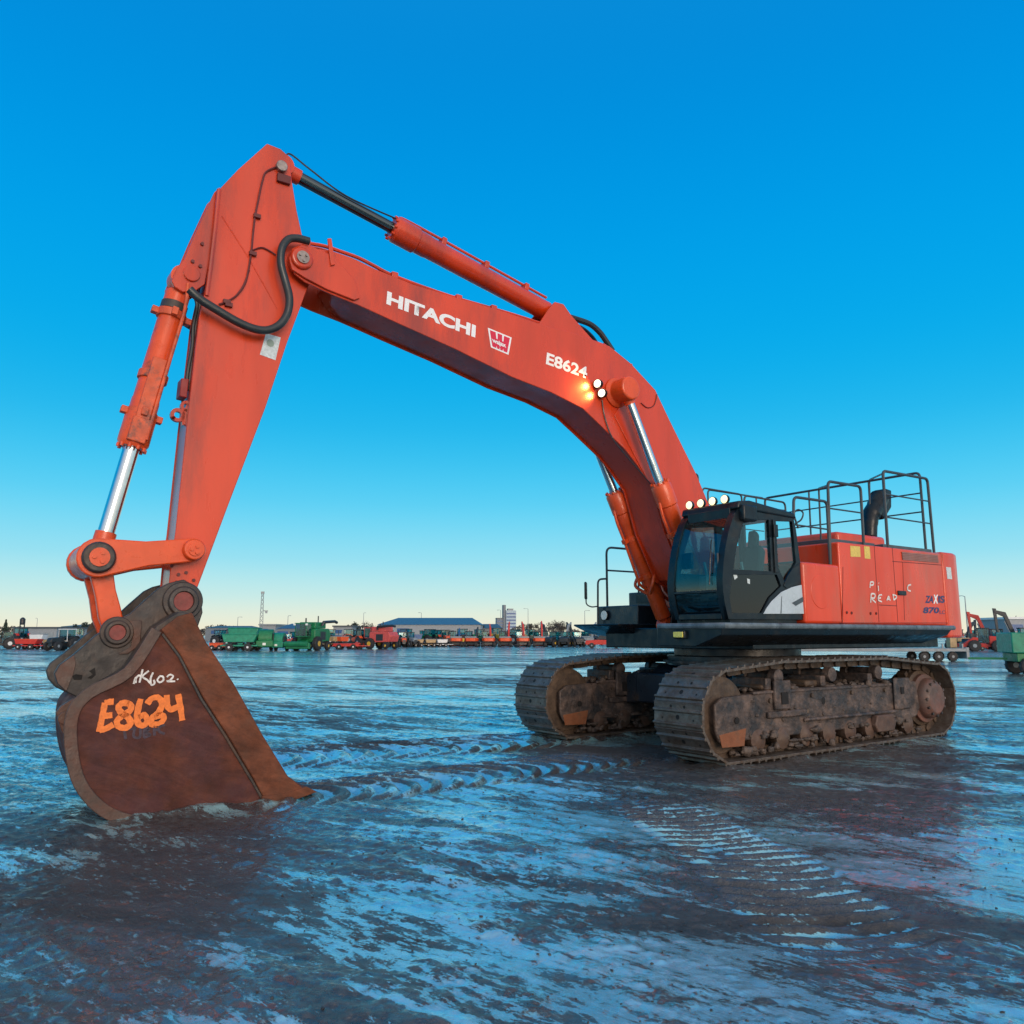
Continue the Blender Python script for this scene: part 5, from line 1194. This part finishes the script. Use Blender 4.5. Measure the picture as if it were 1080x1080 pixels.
def broad(px, d, h, w, m, label, n=800):
    a = atdist(px, d); r = empty('bare_tree' if m is M_TWIG else 'bushy_tree', (a.x, d, 0), 0, label, 'tree')
    bm = NB(); cyl(bm, (0,0,0), (0,0,h*.5), .2, 8, .12)
    for k in range(7):
        t = k*.9; tube(bm, [(0,0,h*.35),(.25*w*math.cos(t),.25*w*math.sin(t),h*.62),(.38*w*math.cos(t+.3),.38*w*math.sin(t+.3),h*.88)], [.10,.06,.03], 6)
    fin('trunk', bm, M_BARK, r)
    cl = [(random.gauss(0,w*.22), random.gauss(0,w*.22), h*(.5+.4*random.random()), w*(.12+.12*random.random())) for _ in range(12)]
    def f():
        c = random.choice(cl); v = Vector((random.gauss(0,1),random.gauss(0,1),random.gauss(0,1))).normalized()*c[3]*random.random()**.4; return Vector(c[:3])+v
    bm = NB(); leafcloud(bm, f, n, .25); fin('crown', bm, m, r, smooth=0)
conifer(5, 200, 5.6, 'small dark conifer at the left edge of the skyline')
broad(93, 235, 5.8, 5, M_LEAFD, 'dark bushy tree against the grey warehouse by the bucket')
broad(85, 236, 5.4, 4, M_LEAFD, 'smaller dark tree left of another against the grey warehouse')
broad(560, 320, 7, 6, M_TWIG, 'bare winter tree right of the distant tower'); broad(585, 320, 7.5, 7, M_TWIG, 'bare winter tree above the dark loaders'); broad(593, 330, 7.6, 7, M_TWIG, 'bare winter tree slightly right of another above the dark loaders')
broad(1050, 200, 5.5, 7, M_LEAFD, 'dark shrubby tree between the red and the dark raised booms'); broad(1066, 220, 6.2, 7, M_TWIG, 'bare bush left of the pale box building at the right edge')
broad(374, 250, 5.8, 6, M_LEAFD, 'dark evergreen clump behind the orange tractor'); broad(388, 255, 5.6, 6, M_TWIG, 'bare tree left of the blue-roofed shed')
bm = NB()
def ft():
    x = random.uniform(-520, 560); e = 4.6 + 2.2*math.sin(x*.031+1) + 1.6*math.sin(x*.083) + 1.2*math.sin(x*.21); return Vector((x, 560+random.uniform(-15,15)+ abs(x)*.05, max(.2, e)*random.random()**.6))
leafcloud(bm, ft, 26000, .75); tl = fin('distant_treeline', bm, M_TWIG, None, smooth=0); tag(tl, 'low brown and grey-green line of woods along the horizon', 'woods', None, 'stuff')

# ================================================================== GROUND
rng = np.random.RandomState(11)
NZ = {}
def vnoise(x, y, seed):
    r = NZ.get(seed)
    if r is None: r = NZ[seed] = np.random.RandomState(seed).rand(256, 256)
    xi = np.floor(x).astype(int); yi = np.floor(y).astype(int); fx = x-xi; fy = y-yi
    fx = fx*fx*(3-2*fx); fy = fy*fy*(3-2*fy)
    g = lambda i, j: r[i & 255, j & 255]
    return (g(xi,yi)*(1-fx)+g(xi+1,yi)*fx)*(1-fy) + (g(xi,yi+1)*(1-fx)+g(xi+1,yi+1)*fx)*fy
def tread(x, y, p0, p1, half, pitch, bow, amp):
    d = np.array([p1[0]-p0[0], p1[1]-p0[1]]); L = math.hypot(*d); d = d/L
    s = (x-p0[0])*d[0]+(y-p0[1])*d[1]; t = -(x-p0[0])*d[1]+(y-p0[1])*d[0]
    s = s + .10*(vnoise(s*.9, t*1.7, 51)-.5); t = t + .25*(vnoise(s*.5, t*.5, 52)-.5)
    w = np.clip((half-np.abs(t))/.16,0,1)*np.clip((vnoise(s*1.2,t*1.9,53)-.08)*3.6,0,1)*np.clip(s/.6,0,1)*np.clip((L-s)/.6,0,1)
    lug = np.abs(((s + bow*(t/half)**2 + .05*vnoise(s*2,t*2,5))/pitch) % 1 - .5)*2
    prof_ = np.clip((lug-.5)*3.2,-1,1)
    return w*(amp*prof_ - amp*.4), w, w*prof_
def groundz(x, y, want=False):
    ca, sa = math.cos(-.60), math.sin(-.60)
    u_ = x*ca + y*sa; v_ = -x*sa + y*ca
    dist = np.sqrt(x*x+y*y); fade = np.clip(1.3-dist/60., .12, 1)
    wx = u_ + .8*vnoise(u_*.3, v_*.3, 21); wv = v_ + .5*vnoise(u_*.25, v_*.4, 22)
    z = .060*(vnoise(wx*.22, wv*.75, 1)-.5) + .034*(vnoise(wx*.7, wv*2.6, 2)-.5) + .020*(vnoise(wx*2.0, wv*6.0, 3)-.5) + .012*(vnoise(wx*5, wv*11, 4)-.5)
    z += .012*np.clip(vnoise(wx*1.1, wv*3.1, 8)-.62,0,1)*3*vnoise(wx*8,wv*8,9)
    z += .013*(vnoise(x*6.5, y*7.5, 16)-.5) + .011*(vnoise(x*14, y*16, 6)-.5) + .0075*(vnoise(x*29,y*31,7)-.5) + .010*np.clip(vnoise(x*9,y*10,17)-.66,0,1)*3
    TR = np.zeros_like(z)
    # puddle-flat hollows
    z = np.where(z < -.018, -.018 + (z+.018)*.25, z)
    for (a, b, half, pitch, bow, amp) in (((245,846),(660,796),.85,.32,.70,.046), ((200,806),(620,775),1.15,.38,.85,.042), ((690,845),(820,915),.55,.18,.08,.030), ((770,885),(950,1015),.60,.19,.14,.026)):
        p0 = gnd(*a); p1 = gnd(*b); dz, w, tp_ = tread(x, y, (p0.x,p0.y), (p1.x,p1.y), half, pitch, bow, amp)
        z = z*(1-.6*w) + dz; TR = TR + tp_*(amp/.034)
    # settle under the tracks and the bucket
    lx = (x-ORG.x)*UX.x + (y-ORG.y)*UX.y; ly = (x-ORG.x)*UY.x + (y-ORG.y)*UY.y
    m = np.clip((2.6-np.abs(np.abs(ly)-0))/.4,0,1)*np.clip((lx+7)/.5,0,1)*np.clip((.9-lx)/.5,0,1)
    z = z*(1-.75*m)
    m2 = np.clip((1.1-np.abs(ly))/.4,0,1)*np.clip((lx-5.2)/.4,0,1)*np.clip((8.3-lx)/.5,0,1)
    z = z*(1-.8*m2)
    def berm(x0, x1, y0, y1, h, wd):
        ddx = np.maximum(np.maximum(x0-lx, lx-x1), 0); ddy = np.maximum(np.maximum(y0-ly, ly-y1), 0); dd_ = np.sqrt(ddx*ddx+ddy*ddy)
        return h*np.exp(-((dd_-.05)/wd)**2)*np.clip(vnoise(lx*3.1, ly*3.1, 61)*1.7-.35, 0, 1)*(.6+.8*vnoise(lx*11, ly*11, 62))
    z = z + berm(5.7,7.7,-.88,.88,.055,.14) + berm(-6.2,.2,1.3,2.28,.06,.14) + berm(-6.2,.2,-2.28,-1.3,.06,.14)
    if want: return TR
    return z*fade
rr_ = [0.6]
while rr_[-1] < 3.4: rr_.append(rr_[-1]*1.05)
while rr_[-1] < 22: rr_.append(rr_[-1]*1.0036)
while rr_[-1] < 60: rr_.append(rr_[-1]*1.009)
while rr_[-1] < 6000: rr_.append(rr_[-1]*1.06)
rr_ = np.array(rr_)
fr_ = np.linspace(rad(90-43), rad(90+43), 800); bk_ = np.linspace(rad(90+43), rad(90-43)+2*math.pi, 90)[1:-1]
th_ = np.concatenate([fr_, bk_])
RR, TT = np.meshgrid(rr_, th_, indexing='ij'); GX = RR*np.cos(TT); GY = RR*np.sin(TT); GZ = groundz(GX, GY)
nr_, nt_ = RR.shape
verts = np.stack([GX, GY, GZ], -1).reshape(-1, 3)
i0 = (np.arange(nr_-1)[:,None]*nt_ + np.arange(nt_)[None,:]); i1 = (np.arange(nr_-1)[:,None]*nt_ + (np.arange(nt_)+1)[None,:] % nt_)
faces = np.stack([i0, i0+nt_, i1+nt_, i1], -1).reshape(-1, 4)[:, ::-1]
verts = np.vstack([verts, [[0,0,0]]]); ctr = len(verts)-1
me = bpy.data.meshes.new('ground'); nf = len(faces); nt3 = nt_
me.vertices.add(len(verts)); me.vertices.foreach_set('co', verts.astype(np.float32).ravel())
tri = np.stack([np.full(nt_, ctr), np.arange(nt_), (np.arange(nt_)+1) % nt_], -1)
me.loops.add(nf*4 + nt_*3); me.loops.foreach_set('vertex_index', np.concatenate([faces.ravel(), tri.ravel()]).astype(np.int32))
me.polygons.add(nf+nt_); me.polygons.foreach_set('loop_start', np.concatenate([np.arange(nf)*4, nf*4+np.arange(nt_)*3]).astype(np.int32))
me.polygons.foreach_set('use_smooth', [True]*(nf+nt_)); me.update(calc_edges=True); me.validate()
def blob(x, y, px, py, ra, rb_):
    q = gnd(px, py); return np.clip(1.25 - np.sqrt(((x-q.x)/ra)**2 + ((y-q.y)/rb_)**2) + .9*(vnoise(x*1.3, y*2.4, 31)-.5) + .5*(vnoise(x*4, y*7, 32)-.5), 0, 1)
bx, by_ = verts[:,0], verts[:,1]; bare_refl = np.zeros(len(verts))
for a_ in ((165,930,1.1,1.3),(25,985,.75,.35),(195,1035,.75,.40),(120,960,.8,.5),(60,1075,.6,.3),(760,800,3.2,2.0),(640,800,2.2,1.4),(830,930,1.5,1.4),(930,850,2.4,1.2),(260,875,.9,.5),(960,1010,1.0,.6)): bare_refl = np.maximum(bare_refl, blob(bx, by_, *a_))  # brown patches: bare mud, with reflections of bucket and machine painted in
at_ = me.attributes.new('tread', 'FLOAT', 'POINT'); at_.data.foreach_set('value', groundz(bx, by_, True).astype(np.float32))
av = me.attributes.new('bare', 'FLOAT', 'POINT'); av.data.foreach_set('value', bare_refl.astype(np.float32))
gr_ = bpy.data.objects.new('ground', me); COL.objects.link(gr_); tag(gr_, 'wet rutted mud yard with sheets of ice and meltwater', 'ground', None, 'structure')

bm = NB()
tm_ = bmesh.new(); bmesh.ops.create_icosphere(tm_, subdivisions=1, radius=1)
tv = [v.co.copy() for v in tm_.verts]; tf = [[v.index for v in f.verts] for f in tm_.faces]; tm_.free()
cv = []; cf = []
for k in range(4200):
    d_ = 2.2 + 13*random.random()**1.3; a_ = random.uniform(-.62, .62); x = d_*math.sin(a_); y = d_*math.cos(a_)
    if random.random() > .25 + .75*vnoise(np.array([x*.5]), np.array([y*.9]), 41)[0]**2 * 1.6: continue
    s_ = .003 + .010*random.random()**3; z = float(groundz(np.array([x]), np.array([y]))[0]); n0 = len(cv); rz = random.random()*6.28
    for v in tv:
        j = .7 + .6*random.random(); vx, vy = v.x*1.25, v.y*.9
        cv.append((x + s_*j*(vx*math.cos(rz)-vy*math.sin(rz)), y + s_*j*(vx*math.sin(rz)+vy*math.cos(rz)), z + s_*.3 + v.z*s_*.6*j))
    cf += [[i + n0 for i in f] for f in tf]
bm.free(); mc_ = bpy.data.meshes.new('mud_clods'); mc_.from_pydata(cv, [], cf); mc_.materials.append(mat('loose_mud', (.045,.041,.040), .55, var=.5, vscale=9))
oc_ = bpy.data.objects.new('mud_clods', mc_); COL.objects.link(oc_); tag(oc_, 'small loose clods of mud and grit scattered over the yard', 'clods', None, 'stuff')
gm = bpy.data.materials.new('wet_icy_mud'); gm.use_nodes = True; nt = gm.node_tree; N = nt.nodes; Lk = nt.links; b = N['Principled BSDF']
tc = N.new('ShaderNodeTexCoord')
def mapping(rz, sc):
    m0 = N.new('ShaderNodeMapping'); m0.inputs['Rotation'].default_value = (0,0,rz); Lk.new(tc.outputs['Object'], m0.inputs['Vector'])
    m = N.new('ShaderNodeMapping'); m.inputs['Scale'].default_value = sc; Lk.new(m0.outputs['Vector'], m.inputs['Vector']); return m
def noise(mp_, s, det=8, ro=.6, dist=0.0):
    n = N.new('ShaderNodeTexNoise'); n.inputs['Scale'].default_value = s; n.inputs['Detail'].default_value = det; n.inputs['Roughness'].default_value = ro; n.inputs['Distortion'].default_value = dist
    Lk.new(mp_.outputs['Vector'], n.inputs['Vector']); return n.outputs['Fac']
def rng_(v, a, b_, c=0., d=1.):
    m = N.new('ShaderNodeMapRange'); m.interpolation_type = 'SMOOTHSTEP'
    for k, q in zip(('From Min','From Max','To Min','To Max'), (a,b_,c,d)): m.inputs[k].default_value = q
    Lk.new(v, m.inputs['Value']); return m.outputs['Result']
def mth(op, a, b_):
    m = N.new('ShaderNodeMath'); m.operation = op
    for k, q in enumerate((a, b_)):
        if isinstance(q, (int, float)): m.inputs[k].default_value = q
        else: Lk.new(q, m.inputs[k])
    return m.outputs[0]
def mixc(f, a, b_):
    m = N.new('ShaderNodeMix'); m.data_type = 'RGBA'; Lk.new(f, m.inputs[0])
    for k, q in ((6,a),(7,b_)):
        if isinstance(q, tuple): m.inputs[k].default_value = (*q, 1)
        else: Lk.new(q, m.inputs[k])
    return m.outputs[2]
mA = mapping(.58, (.36, 1, 1)); mB = mapping(.70, (.36, 1, 1)); mC = mapping(0, (1, 1, 1)); mD = mapping(.64, (.30, 1, 1))
big = noise(mA, .30, 5, .55, .6); med = noise(mA, 1.3, 10, .68, .5); med2 = noise(mD, 2.7, 12, .74, .6); fine = noise(mB, 7., 9, .72); grit = noise(mC, 38, 6, .7); clod = noise(mC, 13, 7, .65)
at = N.new('ShaderNodeAttribute'); at.attribute_name = 'bare'; bare = at.outputs['Fac']; at2 = N.new('ShaderNodeAttribute'); at2.attribute_name = 'tread'; trd = at2.outputs['Fac']  # bare: muddy ground plus the painted reflections of bucket and machine
huge = noise(mapping(.16, (.26, 1, 1)), .17, 6, .62, .5); spot = noise(mB, 15., 7, .72)
sx = N.new('ShaderNodeSeparateXYZ'); Lk.new(tc.outputs['Object'], sx.inputs[0]); hz = sx.outputs[2]
base_ = mth('ADD', mth('ADD', mth('MULTIPLY', big, .45), mth('MULTIPLY', med, .45)), mth('MULTIPLY', hz, -2.6))
base_ = mth('ADD', base_, mth('MULTIPLY', huge, .95)); base_ = mth('SUBTRACT', base_, .425)
base_ = mth('ADD', base_, mth('MULTIPLY', mth('SUBTRACT', spot, .5), .62)); base_ = mth('ADD', base_, mth('MULTIPLY', mth('SUBTRACT', grit, .5), .20)); base_ = mth('SUBTRACT', base_, mth('MULTIPLY', trd, .20))
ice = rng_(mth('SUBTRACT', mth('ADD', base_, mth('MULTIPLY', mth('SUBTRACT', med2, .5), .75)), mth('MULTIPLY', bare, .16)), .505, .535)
spk = mth('MULTIPLY', rng_(noise(mB, 22., 8, .78), .575, .615), rng_(med, .42, .62))
ice = mth('MAXIMUM', ice, spk)
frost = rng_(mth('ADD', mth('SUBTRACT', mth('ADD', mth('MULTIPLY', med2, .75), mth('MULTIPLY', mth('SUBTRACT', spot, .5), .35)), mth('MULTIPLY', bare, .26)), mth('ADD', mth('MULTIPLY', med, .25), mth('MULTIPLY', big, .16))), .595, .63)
mud = mixc(rng_(med, .35, .65), (.036,.035,.035), (.074,.069,.066))
mud = mixc(rng_(clod, .42, .66), mud, (.095,.088,.084)); mud = mixc(rng_(grit, .56, .75), mud, (.125,.118,.112))
mud = mixc(mth('MULTIPLY', bare, .6), mud, (.070,.052,.042))  # browns the bare mud and puts the machine's reflection into the colour
icy = mth('MAXIMUM', ice, frost); col = mixc(icy, mud, mixc(frost, (.30,.60,.64), (.44,.76,.80))); Lk.new(mth('MULTIPLY', icy, .62), b.inputs['Metallic'])
Lk.new(col, b.inputs['Base Color'])
rgh = mth('ADD', mth('MULTIPLY', mth('SUBTRACT', 1.0, icy), mth('ADD', rng_(clod, .35, .65, .06, .24), rng_(huge, .42, .56, .34, .0))), mth('ADD', mth('MULTIPLY', frost, .12), rng_(fine, .3, .7, .05, .14)))
Lk.new(rgh, b.inputs['Roughness'])
Lk.new(mth('MAXIMUM', icy, rng_(huge, .42, .56, .22, .8)), b.inputs['Specular IOR Level'])
bh = mth('ADD', mth('MULTIPLY', fine, .5), mth('ADD', mth('MULTIPLY', grit, .42), mth('ADD', mth('MULTIPLY', med2, .7), mth('MULTIPLY', clod, .55))))
bp = N.new('ShaderNodeBump'); bp.inputs['Distance'].default_value = .05; Lk.new(rng_(icy, 0, 1, .85, .26), bp.inputs['Strength']); Lk.new(bh, bp.inputs['Height']); Lk.new(bp.outputs['Normal'], b.inputs['Normal'])
dryp = mth('ADD', mth('MULTIPLY', clod, .45), mth('ADD', mth('MULTIPLY', spot, .35), mth('MULTIPLY', grit, .25)))
Lk.new(mth('MULTIPLY', rng_(mth('ADD', mth('MULTIPLY', med, .5), mth('MULTIPLY', huge, .5)), .43, .55, .06, .92), rng_(dryp, .47, .57, 1.0, .15)), b.inputs['Coat Weight']); b.inputs['Coat IOR'].default_value = 1.55
Lk.new(rng_(clod, .35, .65, .05, .20), b.inputs['Coat Roughness'])
me.materials.append(gm)

# ================================================================== SKY, SUN, CAMERA
SUN_AZ, SUN_EL = rad(158), rad(13)         # azimuth measured clockwise from +Y: low sun behind the camera, to its right
w = bpy.data.worlds.new('World'); SC.world = w; w.use_nodes = True; nt = w.node_tree; N = nt.nodes; Lk = nt.links; N.clear()
out = N.new('ShaderNodeOutputWorld'); sky = N.new('ShaderNodeTexSky'); sky.sky_type = 'NISHITA'; sky.sun_disc = False; sky.sun_elevation = SUN_EL; sky.sun_rotation = SUN_AZ
b1 = N.new('ShaderNodeBackground'); b1.inputs['Strength'].default_value = .05; 
tc = N.new('ShaderNodeTexCoord'); sp = N.new('ShaderNodeSeparateXYZ'); Lk.new(tc.outputs['Generated'], sp.inputs[0])
rp = N.new('ShaderNodeValToRGB'); Lk.new(sp.outputs[2], rp.inputs[0])
def lin(r, g, b_): return tuple(((c/255)/12.92 if c <= 10 else ((c/255+.055)/1.055)**2.4) for c in (r, g, b_))
stops = [(0.0,(248,236,208)),(.016,(240,240,216)),(.045,(204,240,236)),(.09,(152,228,246)),(.16,(84,212,250)),(.25,(22,184,240)),(.36,(4,170,238)),(.48,(0,158,235)),(.62,(0,138,220)),(.80,(20,142,214)),(1.0,(124,186,214))]
rp.color_ramp.interpolation = 'B_SPLINE'; e = rp.color_ramp.elements
while len(e) > 1: e.remove(e[0])
e[0].position = 0; e[0].color = (*lin(*stops[0][1]), 1)
for p_, c_ in stops[1:]:
    q = e.new(p_); q.color = (*lin(*c_), 1)
b2 = N.new('ShaderNodeBackground'); b2.inputs['Strength'].default_value = .97; Lk.new(rp.outputs[0], b2.inputs[0])
# brighter, warmer half of the sky around the low sun
vd = N.new('ShaderNodeVectorMath'); vd.operation = 'DOT_PRODUCT'; Lk.new(tc.outputs['Generated'], vd.inputs[0]); vd.inputs[1].default_value = (math.sin(SUN_AZ)*.92, math.cos(SUN_AZ)*.92, .39)
mr_ = N.new('ShaderNodeMapRange'); mr_.interpolation_type = 'SMOOTHSTEP'; mr_.inputs['From Min'].default_value = -.05; mr_.inputs['From Max'].default_value = 1.0; Lk.new(vd.outputs['Value'], mr_.inputs['Value'])
mw = N.new('ShaderNodeMix'); mw.data_type = 'RGBA'; Lk.new(mr_.outputs['Result'], mw.inputs[0]); Lk.new(rp.outputs[0], mw.inputs[6]); mw.inputs[7].default_value = (.78, .74, .74, 1)
Lk.new(mw.outputs[2], b2.inputs[0])
mn = N.new('ShaderNodeMix'); mn.data_type = 'RGBA'; Lk.new(mr_.outputs['Result'], mn.inputs[0]); mn.inputs[6].default_value = (0,0,0,1); Lk.new(sky.outputs[0], mn.inputs[7]); Lk.new(mn.outputs[2], b1.inputs[0])
ad = N.new('ShaderNodeAddShader'); Lk.new(b1.outputs[0], ad.inputs[0]); Lk.new(b2.outputs[0], ad.inputs[1]); Lk.new(ad.outputs[0], out.inputs[0])
sl = bpy.data.lights.new('sun', 'SUN'); sl.energy = 1.5; sl.angle = rad(28); sl.color = (1, .80, .66)
so_ = bpy.data.objects.new('sun', sl); COL.objects.link(so_)
sd_ = Vector((math.sin(SUN_AZ)*math.cos(SUN_EL), math.cos(SUN_AZ)*math.cos(SUN_EL), math.sin(SUN_EL))); so_.rotation_euler = (-sd_).to_track_quat('-Z', 'Y').to_euler(); so_.location = sd_*40
# lit lamps: two small floods on the boom
for a_, b_ in ((630,404.5),(634.5,414.5)):
    ld = bpy.data.lights.new('boom_lamp_light', 'SPOT'); ld.energy = 20; ld.color = (1, .50, .12); ld.spot_size = rad(120); ld.spot_blend = .8; ld.shadow_soft_size = .05
    lo = bpy.data.objects.new('boom_lamp_light', ld); COL.objects.link(lo); lo.parent = EX
    q = P(a_, b_, BY+.13); lo.location = q + Vector((.05,.03,0)); lo.rotation_euler = Vector((.95,-.22,-.10)).to_track_quat('-Z', 'Y').to_euler()
cd = bpy.data.cameras.new('camera'); co_ = bpy.data.objects.new('camera', cd); COL.objects.link(co_); co_.location = CAM; co_.rotation_euler = (math.pi/2+PITCH, 0, 0)
cd.sensor_width = 36; cd.lens = FPX/1080*36; cd.clip_start = .05; cd.clip_end = 20000; SC.camera = co_
SC.view_settings.view_transform = 'Standard'; SC.view_settings.look = 'None'; SC.view_settings.exposure = 0; SC.view_settings.gamma = 1
